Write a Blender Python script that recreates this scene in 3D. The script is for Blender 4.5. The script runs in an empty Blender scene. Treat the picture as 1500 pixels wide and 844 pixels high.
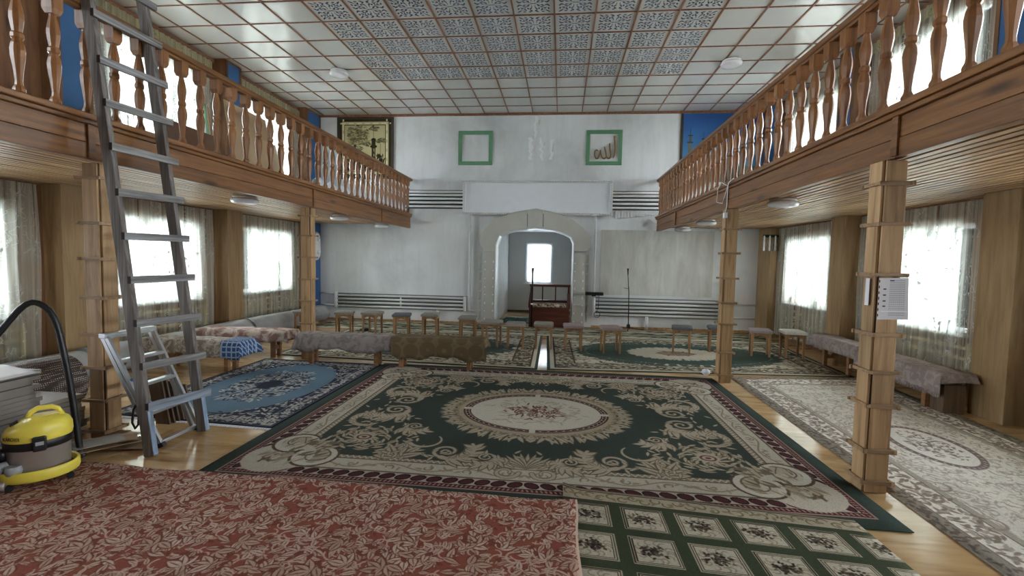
import bpy, bmesh, math, random
import numpy as np
from math import sin, cos, pi, radians, sqrt, atan2
from mathutils import Vector, Matrix

sc = bpy.context.scene
COL = sc.collection
RNG = random.Random(7)

# ------------------------------------------------------------------ camera
cam_d = bpy.data.cameras.new('camera')
cam = bpy.data.objects.new('camera', cam_d)
COL.objects.link(cam)
cam_d.sensor_width = 36.0
cam_d.lens = 694.0 / 1500.0 * 36.0
cam_d.clip_start = 0.05
cam_d.clip_end = 200
YAW, PITCH, ROLL = -0.1028, -0.0596, 0.0200
_f = Vector((sin(YAW) * cos(PITCH), cos(YAW) * cos(PITCH), sin(PITCH)))
_r = Vector((cos(YAW), -sin(YAW), 0))
_u = _r.cross(_f)
_r2 = cos(ROLL) * _r + sin(ROLL) * _u
_u2 = -sin(ROLL) * _r + cos(ROLL) * _u
cam.matrix_world = Matrix(((_r2.x, _u2.x, -_f.x, 0), (_r2.y, _u2.y, -_f.y, 0), (_r2.z, _u2.z, -_f.z, 1.6), (0, 0, 0, 1)))
sc.camera = cam

# ------------------------------------------------------------------ view, sky, daylight
sc.view_settings.view_transform = 'Standard'
sc.view_settings.look = 'None'
sc.view_settings.gamma = 1.0
sc.view_settings.exposure = 1.15
sc.cycles.use_denoising = True
sc.cycles.max_bounces = 10
sc.cycles.diffuse_bounces = 6
sc.cycles.glossy_bounces = 4
sc.cycles.transmission_bounces = 8
sc.cycles.transparent_max_bounces = 24
sc.cycles.sample_clamp_indirect = 12.0
sc.cycles.caustics_reflective = False
sc.cycles.caustics_refractive = False

SKY = 14.0
world = bpy.data.worlds.new('overcast_sky')
sc.world = world
world.use_nodes = True
_nt = world.node_tree
_bg = _nt.nodes['Background']
_tc = _nt.nodes.new('ShaderNodeTexCoord')
_no = _nt.nodes.new('ShaderNodeTexNoise')
_no.inputs['Scale'].default_value = 1.6
_no.inputs['Detail'].default_value = 4
_cr = _nt.nodes.new('ShaderNodeValToRGB')
_cr.color_ramp.elements[0].position = 0.3
_cr.color_ramp.elements[0].color = (0.70, 0.80, 0.88, 1)
_cr.color_ramp.elements[1].position = 0.7
_cr.color_ramp.elements[1].color = (0.92, 0.97, 1.0, 1)
_nt.links.new(_tc.outputs['Generated'], _no.inputs['Vector'])
_nt.links.new(_no.outputs['Fac'], _cr.inputs['Fac'])
_nt.links.new(_cr.outputs['Color'], _bg.inputs['Color'])
_bg.inputs['Strength'].default_value = SKY

# ------------------------------------------------------------------ room measures
XL, XR = -6.42, 4.82          # inner faces of the window walls
YB, YF = 11.6, -3.5           # back wall, wall behind the camera
ZC = 5.13                     # underside of ceiling tiles
ZS = 2.42                     # underside of the balconies
BAYS = [9.79, 6.96, 4.03, 1.10]
WIN_HALF = 0.83
WIN_Z = [(0.82, 2.15), (3.00, 4.72)]


def portal(side, yc, z0, z1):
    l = bpy.data.lights.new('window_portal', 'AREA')
    l.shape = 'RECTANGLE'
    l.size = z1 - z0
    l.size_y = 2 * WIN_HALF
    l.cycles.is_portal = True
    o = bpy.data.objects.new('window_portal', l)
    o.location = ((XR + 0.22) if side > 0 else (XL - 0.22), yc, (z0 + z1) / 2)
    o.rotation_euler = (0, pi / 2 if side > 0 else -pi / 2, 0)
    COL.objects.link(o)


for _s in (1, -1):
    for _y in BAYS:
        for _z in WIN_Z:
            portal(_s, _y, *_z)
_l = bpy.data.lights.new('window_portal', 'AREA')
_l.shape = 'RECTANGLE'
_l.size, _l.size_y = .8, 1.2
_l.cycles.is_portal = True
_o = bpy.data.objects.new('window_portal', _l)
_o.location = (-.683, 14.72, 1.5)
_o.rotation_euler = (-pi / 2, 0, 0)
COL.objects.link(_o)


# ------------------------------------------------------------------ helpers
def S(r, g, b):
    def c(v):
        v /= 255.0
        return v / 12.92 if v <= 0.04045 else ((v + 0.055) / 1.055) ** 2.4
    return (c(r), c(g), c(b), 1.0)


def new_mat(name):
    m = bpy.data.materials.new(name)
    m.use_nodes = True
    nt = m.node_tree
    return m, nt, nt.nodes, nt.links, nt.nodes['Principled BSDF']


def coords(nt, scale=(1, 1, 1), rand=True):
    n, l = nt.nodes, nt.links
    tc = n.new('ShaderNodeTexCoord')
    mp = n.new('ShaderNodeMapping')
    mp.inputs['Scale'].default_value = scale
    if rand:
        oi = n.new('ShaderNodeObjectInfo')
        mul = n.new('ShaderNodeVectorMath')
        mul.operation = 'SCALE'
        mul.inputs[0].default_value = (37.0, 17.0, 71.0)
        l.new(oi.outputs['Random'], mul.inputs['Scale'])
        add = n.new('ShaderNodeVectorMath')
        l.new(tc.outputs['Object'], add.inputs[0])
        l.new(mul.outputs[0], add.inputs[1])
        l.new(add.outputs[0], mp.inputs['Vector'])
    else:
        l.new(tc.outputs['Object'], mp.inputs['Vector'])
    return mp.outputs['Vector']


def ramp(nt, fac, stops):
    r = nt.nodes.new('ShaderNodeValToRGB')
    e = r.color_ramp.elements
    while len(e) < len(stops):
        e.new(0.5)
    for k, (p, c) in enumerate(stops):
        e[k].position = p
        e[k].color = c
    nt.links.new(fac, r.inputs['Fac'])
    return r.outputs['Color']


def noise(nt, vec, scale, detail=3, rough=0.55, dist=0.0):
    n = nt.nodes.new('ShaderNodeTexNoise')
    n.inputs['Scale'].default_value = scale
    n.inputs['Detail'].default_value = detail
    n.inputs['Roughness'].default_value = rough
    n.inputs['Distortion'].default_value = dist
    nt.links.new(vec, n.inputs['Vector'])
    return n.outputs['Fac']


def mixc(nt, fac, a, b, mode='MIX'):
    m = nt.nodes.new('ShaderNodeMix')
    m.data_type = 'RGBA'
    m.blend_type = mode
    for sock, v in ((m.inputs[0], fac), (m.inputs[6], a), (m.inputs[7], b)):
        if hasattr(v, 'is_linked'):
            nt.links.new(v, sock)
        else:
            sock.default_value = v
    return m.outputs[2]


def bump(nt, h, strength, dist=0.01):
    b = nt.nodes.new('ShaderNodeBump')
    b.inputs['Strength'].default_value = strength
    b.inputs['Distance'].default_value = dist
    nt.links.new(h, b.inputs['Height'])
    return b.outputs['Normal']


def M_plain(name, col, rough=0.6, metal=0.0, var=0.12, scale=6.0, spec=0.5, bmp=0.0):
    m, nt, n, l, p = new_mat(name)
    v = coords(nt)
    f = noise(nt, v, scale)
    d = tuple(c * (1 - var) for c in col[:3]) + (1,)
    u = tuple(min(1, c * (1 + var)) for c in col[:3]) + (1,)
    l.new(ramp(nt, f, [(0.3, d), (0.7, u)]), p.inputs['Base Color'])
    p.inputs['Roughness'].default_value = rough
    p.inputs['Metallic'].default_value = metal
    p.inputs['Specular IOR Level'].default_value = spec
    if bmp:
        l.new(bump(nt, noise(nt, v, scale * 12), bmp, 0.003), p.inputs['Normal'])
    return m


def M_wood(name, dark, mid, light, axis='z', rough=0.45, knots=True, tone=0.25, cross=26.0):
    m, nt, n, l, p = new_mat(name)
    s = {'x': (1.3, cross, cross), 'y': (cross, 1.3, cross), 'z': (cross, cross, 1.3)}[axis]
    v = coords(nt, s)
    f = noise(nt, v, 1.0, 4, 0.6, 0.6)
    c = ramp(nt, f, [(0.28, dark), (0.5, mid), (0.72, light)])
    if knots:
        s2 = {'x': (2.2, 9, 9), 'y': (9, 2.2, 9), 'z': (9, 9, 2.2)}[axis]
        v2 = coords(nt, s2)
        vo = n.new('ShaderNodeTexVoronoi')
        vo.inputs['Scale'].default_value = 0.55
        l.new(v2, vo.inputs['Vector'])
        k = ramp(nt, vo.outputs['Distance'], [(0.06, (0.0, 0, 0, 1)), (0.17, (1, 1, 1, 1))])
        kd = tuple(x * 0.45 for x in dark[:3]) + (1,)
        c = mixc(nt, k, kd, c)
    oi = n.new('ShaderNodeObjectInfo')
    mr = n.new('ShaderNodeMapRange')
    mr.inputs['To Min'].default_value = 1 - tone
    mr.inputs['To Max'].default_value = 1 + tone * 0.6
    l.new(oi.outputs['Random'], mr.inputs['Value'])
    cm = n.new('ShaderNodeVectorMath')
    cm.operation = 'SCALE'
    l.new(c, cm.inputs[0])
    l.new(mr.outputs[0], cm.inputs['Scale'])
    l.new(cm.outputs[0], p.inputs['Base Color'])
    p.inputs['Roughness'].default_value = rough
    l.new(bump(nt, f, 0.25, 0.002), p.inputs['Normal'])
    return m


# ---- printed or woven flat patterns, computed below as colour grids
class Cv:
    def __init__(s, x0, x1, y0, y1, res, bg):
        s.x0, s.y0, s.res = x0, y0, res
        s.nx, s.ny = int(round((x1 - x0) / res)), int(round((y1 - y0) / res))
        s.xs = x0 + (np.arange(s.nx) + 0.5) * res
        s.ys = y0 + (np.arange(s.ny) + 0.5) * res
        s.X, s.Y = np.meshgrid(s.xs, s.ys)
        s.im = np.empty((s.ny, s.nx, 3), np.float32)
        s.im[:] = np.array(bg) / 255.0

    @classmethod
    def of(cls, quarter, hx, hy):
        """whole pattern from its positive quarter, centred on 0, 0"""
        im = quad_mirror(quarter.im)
        r = quarter.res
        c = cls(0, im.shape[1] * r, 0, im.shape[0] * r, r, (0, 0, 0))
        c.xs, c.ys = c.xs - quarter.nx * r, c.ys - quarter.ny * r
        c.X, c.Y = np.meshgrid(c.xs, c.ys)
        c.x0, c.y0 = -quarter.nx * r, -quarter.ny * r
        c.im = im.astype(np.float32)
        return c

    def fill(s, mask, col):
        s.im[mask] = np.array(col) / 255.0

    def win(s, a, b, c, d):
        i0 = max(0, int((a - s.x0) / s.res) - 1)
        i1 = min(s.nx, int((b - s.x0) / s.res) + 2)
        j0 = max(0, int((c - s.y0) / s.res) - 1)
        j1 = min(s.ny, int((d - s.y0) / s.res) + 2)
        if i1 <= i0 or j1 <= j0:
            return None
        return slice(j0, j1), slice(i0, i1)

    def put(s, w, sd, col):
        a = np.clip(0.5 - sd / s.res, 0, 1)[..., None]
        s.im[w] = s.im[w] * (1 - a) + a * (np.array(col, np.float32) / 255.0)

    def ell(s, cx, cy, rx, ry, col, rot=0.0):
        r = max(rx, ry)
        w = s.win(cx - r, cx + r, cy - r, cy + r)
        if w is None:
            return
        x, y = s.X[w] - cx, s.Y[w] - cy
        u, v = x * cos(rot) + y * sin(rot), -x * sin(rot) + y * cos(rot)
        s.put(w, (np.sqrt((u / rx) ** 2 + (v / ry) ** 2) - 1) * min(rx, ry), col)

    def leaf(s, x, y, a, L, W, col):
        cx, cy = x + cos(a) * L / 2, y + sin(a) * L / 2
        w = s.win(cx - L * .6, cx + L * .6, cy - L * .6, cy + L * .6)
        if w is None:
            return
        dx, dy = s.X[w] - x, s.Y[w] - y
        u, v = dx * cos(a) + dy * sin(a), -dx * sin(a) + dy * cos(a)
        t = np.clip(u / L, 0, 1)
        hw = W * np.sin(pi * t ** 0.8)
        sd = np.maximum(np.abs(v) - hw, np.maximum(-u, u - L))
        s.put(w, sd, col)

    def stroke(s, pts, w0, w1, col):
        n = len(pts) - 1
        for i in range(n):
            (ax, ay), (bx, by) = pts[i], pts[i + 1]
            wd = w0 + (w1 - w0) * i / max(1, n - 1)
            w = s.win(min(ax, bx) - wd, max(ax, bx) + wd, min(ay, by) - wd, max(ay, by) + wd)
            if w is None:
                continue
            dx, dy = bx - ax, by - ay
            L2 = dx * dx + dy * dy + 1e-12
            t = np.clip(((s.X[w] - ax) * dx + (s.Y[w] - ay) * dy) / L2, 0, 1)
            s.put(w, np.hypot(s.X[w] - ax - t * dx, s.Y[w] - ay - t * dy) - wd, col)

    def arc(s, cx, cy, r, a0, a1, w0, w1, col, r1=None, n=18):
        r1 = r if r1 is None else r1
        p = []
        for i in range(n + 1):
            t = i / n
            a, q = a0 + (a1 - a0) * t, r + (r1 - r) * t
            p.append((cx + q * cos(a), cy + q * sin(a)))
        s.stroke(p, w0, w1, col)
        return p

    def flower(s, x, y, r, c1, c2, n=8, rot=0.0):
        for k in range(n):
            s.leaf(x, y, rot + 2 * pi * k / n, r, r * 0.24, c1)
        s.ell(x, y, r * .3, r * .3, c2)

    def scroll(s, x, y, r, a0, sg, col, edge, w=None, leaves=7, leaf=None, turns=1.6):
        """a volute at x, y that unwinds into an arc set with acanthus leaves"""
        w = w or r * .16
        leaf = leaf or r * .75
        p = s.arc(x, y, r, a0, a0 + sg * 2 * pi * turns, w * 1.25, w * .75, edge, r * .12, 34)
        out = []
        for i in range(15):
            t = i / 14
            a = a0 - sg * t * 2.5
            q = r * (1 + 1.25 * t)
            out.append((x + q * cos(a), y + q * sin(a)))
        s.stroke(out, w * 2.0, w * 1.2, edge)
        for k in range(leaves):
            i = 2 + int(k * 12 / leaves)
            (ax, ay), (bx, by) = out[i], out[i + 1]
            d = atan2(by - ay, bx - ax)
            for sd in (-1, 1):
                s.leaf(ax, ay, d + sd * 0.75, leaf * (1.15 - .05 * k), leaf * .2, edge)
                s.leaf(ax, ay, d + sd * 0.75, leaf * (1.05 - .05 * k), leaf * .14, col)
        s.stroke(out, w * 1.5, w * .8, col)
        s.arc(x, y, r, a0, a0 + sg * 2 * pi * turns, w * .8, w * .4, col, r * .12, 34)

    def noise(s, amp, seed=0, low=0.0):
        g = np.random.RandomState(seed)
        s.im *= (1 + amp * (g.rand(s.ny, s.nx, 1) - .5)).astype(np.float32)
        if low:
            k = 9
            q = g.rand(k, k)
            yi, xi = np.linspace(0, k - 1.01, s.ny), np.linspace(0, k - 1.01, s.nx)
            y0, x0 = yi.astype(int), xi.astype(int)
            fy, fx = (yi - y0)[:, None], (xi - x0)[None]
            v = (q[y0][:, x0] * (1 - fy) * (1 - fx) + q[y0 + 1][:, x0] * fy * (1 - fx)
                 + q[y0][:, x0 + 1] * (1 - fy) * fx + q[y0 + 1][:, x0 + 1] * fy * fx)
            s.im *= (1 + low * (v - .5))[..., None].astype(np.float32)


def quad_mirror(im):
    im = np.concatenate([im[:, ::-1], im], 1)
    return np.concatenate([im[::-1], im], 0)


def grid_tex(name, im):
    h, w = im.shape[:2]
    img = bpy.data.images.new(name, w, h)
    px = np.ones((h, w, 4), np.float32)
    px[..., :3] = np.clip(im, 0, 1)
    img.pixels.foreach_set(px.ravel())
    img.update()
    img.pack()
    return img


def M_woven(name, im, rough=0.95, pile=0.5, repeat=False, spec=0.1, pscale=260.0, interp='Linear'):
    m, nt, n, l, p = new_mat(name)
    t = n.new('ShaderNodeTexImage')
    t.image = grid_tex(name, im)
    t.interpolation = interp
    t.extension = 'REPEAT' if repeat else 'EXTEND'
    uv = n.new('ShaderNodeUVMap')
    l.new(uv.outputs['UV'], t.inputs['Vector'])
    l.new(t.outputs['Color'], p.inputs['Base Color'])
    p.inputs['Roughness'].default_value = rough
    p.inputs['Specular IOR Level'].default_value = spec
    if pile:
        tc = n.new('ShaderNodeTexCoord')
        l.new(bump(nt, noise(nt, tc.outputs['Object'], pscale, 2), pile, 0.004), p.inputs['Normal'])
    return m


class MB:
    def __init__(s):
        s.v, s.f, s.mi, s.sm = [], [], [], []

    def face(s, idx, mi=0, sm=False):
        s.f.append(idx)
        s.mi.append(mi)
        s.sm.append(sm)

    def box(s, x0, x1, y0, y1, z0, z1, mi=0):
        return s.hexa([(x0, y0, z0), (x1, y0, z0), (x1, y1, z0), (x0, y1, z0), (x0, y0, z1), (x1, y0, z1), (x1, y1, z1), (x0, y1, z1)], mi)

    def hexa(s, p, mi=0):
        b = len(s.v)
        s.v += [tuple(q) for q in p]
        for q in ((0, 3, 2, 1), (4, 5, 6, 7), (0, 1, 5, 4), (1, 2, 6, 5), (2, 3, 7, 6), (3, 0, 4, 7)):
            s.face([b + i for i in q], mi)
        return s

    def beam(s, a, b, w, h, up=(0, 0, 1), mi=0):
        """box along a-b; w across, h along 'up'"""
        a, b = Vector(a), Vector(b)
        d = (b - a).normalized()
        r = d.cross(Vector(up)).normalized()
        u = r.cross(d).normalized()
        r, u = r * w / 2, u * h / 2
        return s.hexa([a - r - u, a + r - u, b + r - u, b - r - u, a - r + u, a + r + u, b + r + u, b - r + u], mi)

    def tube(s, pts, r, n=8, mi=0, caps=True, sm=True):
        pts = [Vector(p) for p in pts]
        rr = r if isinstance(r, (list, tuple)) else [r] * len(pts)
        b = len(s.v)
        d0 = (pts[1] - pts[0]).normalized()
        ref = Vector((0, 0, 1)) if abs(d0.z) < .9 else Vector((1, 0, 0))
        x = d0.cross(ref).normalized()
        for i, p in enumerate(pts):
            d = (pts[min(i + 1, len(pts) - 1)] - pts[max(i - 1, 0)]).normalized()
            x = (x - d * x.dot(d)).normalized()
            y = d.cross(x)
            for k in range(n):
                a = 2 * pi * k / n
                s.v.append(tuple(p + (x * cos(a) + y * sin(a)) * rr[i]))
        for i in range(len(pts) - 1):
            for k in range(n):
                k2 = (k + 1) % n
                s.face([b + i * n + k, b + i * n + k2, b + (i + 1) * n + k2, b + (i + 1) * n + k], mi, sm)
        if caps:
            s.face([b + k for k in range(n)][::-1], mi)
            s.face([b + (len(pts) - 1) * n + k for k in range(n)], mi)
        return s

    def lathe(s, prof, n=16, c=(0, 0, 0), mi=0, sm=True, sx=1.0, sy=1.0, rot=0.0):
        """prof: (radius, z) pairs from bottom to top"""
        b = len(s.v)
        for r, z in prof:
            for k in range(n):
                a = 2 * pi * k / n + rot
                s.v.append((c[0] + r * cos(a) * sx, c[1] + r * sin(a) * sy, c[2] + z))
        for i in range(len(prof) - 1):
            for k in range(n):
                k2 = (k + 1) % n
                s.face([b + i * n + k, b + i * n + k2, b + (i + 1) * n + k2, b + (i + 1) * n + k], mi, sm)
        s.face([b + k for k in range(n)][::-1], mi)
        s.face([b + (len(prof) - 1) * n + k for k in range(n)], mi)
        return s

    def prism_xz(s, poly, y0, y1, mi=0):
        """poly of (x, z), seen from -y counter-clockwise, pulled from y0 to y1"""
        b, n = len(s.v), len(poly)
        s.v += [(x, y0, z) for x, z in poly] + [(x, y1, z) for x, z in poly]
        s.face(list(range(b, b + n)), mi)
        s.face(list(range(b + n, b + 2 * n))[::-1], mi)
        for k in range(n):
            k2 = (k + 1) % n
            s.face([b + k2, b + k, b + n + k, b + n + k2], mi)
        return s

    def grid(s, fn, nu, nv, mi=0, sm=True):
        b = len(s.v)
        for j in range(nv + 1):
            for i in range(nu + 1):
                s.v.append(tuple(fn(i / nu, j / nv)))
        for j in range(nv):
            for i in range(nu):
                q = b + j * (nu + 1) + i
                s.face([q, q + 1, q + nu + 2, q + nu + 1], mi, sm)
        return s

    def mesh(s, name, mats, off=(0, 0, 0)):
        me = bpy.data.meshes.new(name)
        me.from_pydata([(a - off[0], b - off[1], c - off[2]) for a, b, c in s.v], [], s.f)
        for m in (mats if isinstance(mats, (list, tuple)) else [mats]):
            me.materials.append(m)
        me.polygons.foreach_set('material_index', s.mi)
        me.polygons.foreach_set('use_smooth', s.sm)
        me.update()
        return me


def root_of(o):
    v = Vector((0, 0, 0))
    while o is not None:
        v += o.location
        o = o.parent
    return v


def obj(name, mb, mats, parent=None, bevel=0.0, solid=0.0, local=False, kind=None, origin=None):
    """links one mesh; vertices are given in room coordinates unless local"""
    base = root_of(parent) if parent is not None else Vector((0, 0, 0))
    o_loc = Vector(origin) - base if origin is not None else Vector((0, 0, 0))
    off = (0, 0, 0) if local else tuple(base + o_loc)
    me = mb.mesh(name, mats, off) if isinstance(mb, MB) else mb
    o = bpy.data.objects.new(name, me)
    COL.objects.link(o)
    o.parent = parent
    o.location = o_loc
    if solid:
        q = o.modifiers.new('thick', 'SOLIDIFY')
        q.thickness = solid
        q.offset = 0
    if bevel:
        q = o.modifiers.new('edge', 'BEVEL')
        q.width = bevel
        q.segments = 2
        q.limit_method = 'ANGLE'
    if kind:
        o['kind'] = kind
    return o


def thing(name, label, cat, loc=(0, 0, 0), rz=0.0, group=None):
    o = bpy.data.objects.new(name, None)
    o.empty_display_size = 0.1
    COL.objects.link(o)
    o.location = loc
    o.rotation_euler = (0, 0, rz)
    return tag(o, label, cat, group)


def tag(o, label, cat, group=None):
    o['label'], o['category'] = label, cat
    if group:
        o['group'] = group
    return o


def struct(name, mb, mats, parent=None, **k):
    o = obj(name, mb, mats, parent, **k)
    if parent is None:
        o['kind'] = 'structure'
    return o


def dup(root, loc, rz, label=None):
    r = root.copy()
    COL.objects.link(r)
    r.location, r.rotation_euler = loc, (0, 0, rz)
    if label:
        r['label'] = label
    for ch in list(root.children):
        c = ch.copy()
        COL.objects.link(c)
        c.parent = r
        for g in ch.children:
            d = g.copy()
            COL.objects.link(d)
            d.parent = c
    return r


def inst(name, me, loc, parent, scale=None, rot=None):
    o = bpy.data.objects.new(name, me)
    COL.objects.link(o)
    o.parent = parent
    o.location = Vector(loc) - (root_of(parent) if parent else Vector((0, 0, 0)))
    if scale:
        o.scale = scale
    if rot:
        o.rotation_euler = rot
    return o


def B(*a):
    return MB().box(*a)


# ------------------------------------------------------------------ materials
W_POST = M_wood('pale_pine', S(132, 100, 66), S(170, 137, 98), S(186, 155, 116), 'z', 0.6, True, 0.2, 18)
W_POSTX = M_wood('pale_pine_batten', S(118, 90, 64), S(152, 122, 90), S(170, 140, 108), 'x', 0.6, False, 0.2)
W_RAIL = M_wood('varnished_brown_pine', S(86, 54, 28), S(120, 79, 42), S(140, 97, 56), 'y', 0.36, True, 0.12)
W_BAL = M_wood('varnished_baluster_pine', S(98, 61, 33), S(132, 87, 48), S(152, 106, 64), 'z', 0.36, False, 0.18)
W_SLAT = M_wood('soffit_pine', S(130, 98, 64), S(176, 140, 100), S(204, 172, 132), 'y', 0.4, False, 0.22)
W_LAM = M_wood('tan_laminate', S(122, 98, 66), S(146, 119, 83), S(160, 134, 97), 'z', 0.5, False, 0.08, 12)
W_WALL = M_wood('brown_panel', S(84, 55, 34), S(112, 76, 48), S(128, 92, 60), 'z', 0.55, True, 0.08, 12)
W_PLY = M_wood('varnished_plywood', S(150, 118, 78), S(190, 156, 112), S(206, 176, 134), 'x', 0.13, True, 0.1, 7)
W_STOOL = M_wood('stool_pine', S(120, 86, 54), S(154, 116, 78), S(170, 134, 94), 'z', 0.45, False, 0.15)
W_BENCH = M_wood('bench_pine', S(108, 74, 46), S(138, 98, 64), S(154, 114, 78), 'x', 0.55, True, 0.12)
W_DARK = M_wood('dark_red_wood', S(60, 28, 20), S(86, 42, 30), S(106, 56, 38), 'x', 0.3, False, 0.1)
W_BATT = M_wood('ceiling_batten', S(104, 66, 46), S(136, 92, 68), S(152, 108, 82), 'y', 0.5, False, 0.1)
W_GREY = M_wood('weathered_grey_wood', S(72, 66, 62), S(104, 98, 94), S(130, 126, 124), 'z', 0.85, False, 0.12, 40)
W_RUNG = M_wood('weathered_grey_rung', S(86, 84, 82), S(122, 120, 120), S(154, 154, 156), 'y', 0.85, False, 0.15, 40)
W_BLUEP = M_wood('grey_wood_blue_paint', S(100, 104, 108), S(128, 150, 176), S(150, 170, 196), 'z', 0.8, False, 0.05, 22)
W_BLUER = M_wood('grey_rung_blue_paint', S(92, 94, 98), S(126, 134, 146), S(140, 160, 190), 'y', 0.85, False, 0.05, 16)
W_BROWN = M_wood('dark_brown_board', S(64, 48, 36), S(92, 70, 52), S(110, 88, 68), 'z', 0.6, False, 0.2)
WHITE = M_plain('white_paint', S(226, 228, 230), 0.4, var=0.03)
PIPE = M_plain('white_pipe_paint', S(216, 217, 216), 0.35, var=0.04)
TILE = M_plain('white_gloss_tile', S(204, 206, 204), 0.11, var=0.02, scale=1.5)
BLUE = M_plain('blue_wall_paint', S(46, 92, 142), 0.55, var=0.06, scale=2)
GREEN = M_plain('green_frame_paint', S(98, 146, 112), 0.5, var=0.06)
GOLD = M_plain('dull_gold_paint', S(122, 96, 52), 0.5, var=0.1)
GREY_DW = M_plain('grey_plasterboard', S(182, 181, 174), 0.85, var=0.04, scale=3)
SPOT = M_plain('white_filler', S(234, 236, 238), 0.85, var=0.03)
BLACK = M_plain('black_plastic', S(26, 26, 28), 0.4, var=0.1)
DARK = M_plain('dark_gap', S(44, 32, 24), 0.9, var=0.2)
IRON = M_plain('dark_iron', S(58, 54, 52), 0.5, 0.6)
YELLOW = M_plain('yellow_plastic', S(232, 214, 84), 0.35, var=0.03)
STEEL = M_plain('brushed_steel', S(176, 168, 162), 0.34, 0.55, var=0.08)
ALU = M_plain('aluminium', S(196, 198, 202), 0.32, 0.85, var=0.08)
GREYPL = M_plain('grey_plastic', S(158, 160, 164), 0.45, var=0.06)
PAPER = M_plain('white_paper', S(226, 226, 228), 0.8, var=0.02)
SEAT_G = M_plain('grey_seat_cloth', S(146, 140, 134), 0.95, var=0.12, scale=40, spec=0.1, bmp=0.4)
SEAT_W = M_plain('pale_seat_cloth', S(206, 206, 202), 0.95, var=0.08, scale=40, spec=0.1, bmp=0.4)
SEAT_P = M_plain('mauve_seat_cloth', S(156, 143, 142), 0.95, var=0.12, scale=40, spec=0.1, bmp=0.4)
SEAT_D = M_plain('dark_grey_seat_cloth', S(104, 106, 108), 0.95, var=0.12, scale=40, spec=0.1, bmp=0.4)
LEAF = M_plain('green_leaf', S(86, 128, 60), 0.6, var=0.3)
POTM = M_plain('terracotta', S(160, 96, 66), 0.8)
TULLE = M_plain('white_tulle', S(222, 224, 230), 0.9, var=0.05)
CREAMPL = M_plain('cream_board', S(172, 158, 134), 0.7, var=0.06)
BOARD = M_plain('grey_board', S(134, 127, 120), 0.6, var=0.1, scale=2)
HARDB = M_plain('brown_hardboard', S(150, 122, 92), 0.7, var=0.1, scale=3)
RADY = M_plain('cream_radiator_paint', S(196, 176, 124), 0.5, var=0.06)
EARTH = M_plain('outdoor_ground', S(214, 216, 214), 0.9, var=0.15, scale=0.5)


def M_plaster():
    m, nt, n, l, p = new_mat('whitewashed_plaster')
    v = coords(nt, rand=False)
    a = noise(nt, v, 0.55, 5, 0.6, 0.4)
    c = ramp(nt, a, [(0.32, S(196, 199, 201)), (0.52, S(222, 225, 228)), (0.75, S(230, 233, 236))])
    v2 = coords(nt, (6, 6, 0.7), rand=False)
    b = noise(nt, v2, 1.0, 4, 0.7)
    c = mixc(nt, ramp(nt, b, [(0.45, (0, 0, 0, 1)), (0.8, (0.28, 0.28, 0.28, 1))]), c, S(178, 180, 180))
    l.new(c, p.inputs['Base Color'])
    p.inputs['Roughness'].default_value = 0.8
    l.new(bump(nt, noise(nt, v, 9, 5, 0.7), 0.25, 0.02), p.inputs['Normal'])
    return m


PLASTER = M_plaster()


def M_patch():
    m, nt, n, l, p = new_mat('bare_grey_plaster')
    v = coords(nt, (5, 5, 1.2), rand=False)
    a = noise(nt, v, 1.0, 5, 0.65, 0.5)
    l.new(ramp(nt, a, [(0.3, S(186, 185, 180)), (0.55, S(204, 203, 198)), (0.75, S(218, 218, 215))]), p.inputs['Base Color'])
    p.inputs['Roughness'].default_value = 0.9
    return m


PATCH = M_patch()


def M_glass(name, tint=(1, 1, 1, 1), gloss=0.06):
    m, nt, n, l, p = new_mat(name)
    n.remove(p)
    t, g, mx, fr = n.new('ShaderNodeBsdfTransparent'), n.new('ShaderNodeBsdfGlossy'), n.new('ShaderNodeMixShader'), n.new('ShaderNodeFresnel')
    t.inputs['Color'].default_value = tint
    g.inputs['Roughness'].default_value = 0.03
    fr.inputs['IOR'].default_value = 1.45
    l.new(fr.outputs[0], mx.inputs[0])
    l.new(t.outputs[0], mx.inputs[1])
    l.new(g.outputs[0], mx.inputs[2])
    l.new(mx.outputs[0], n['Material Output'].inputs['Surface'])
    return m


GLASS = M_glass('window_glass')


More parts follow.
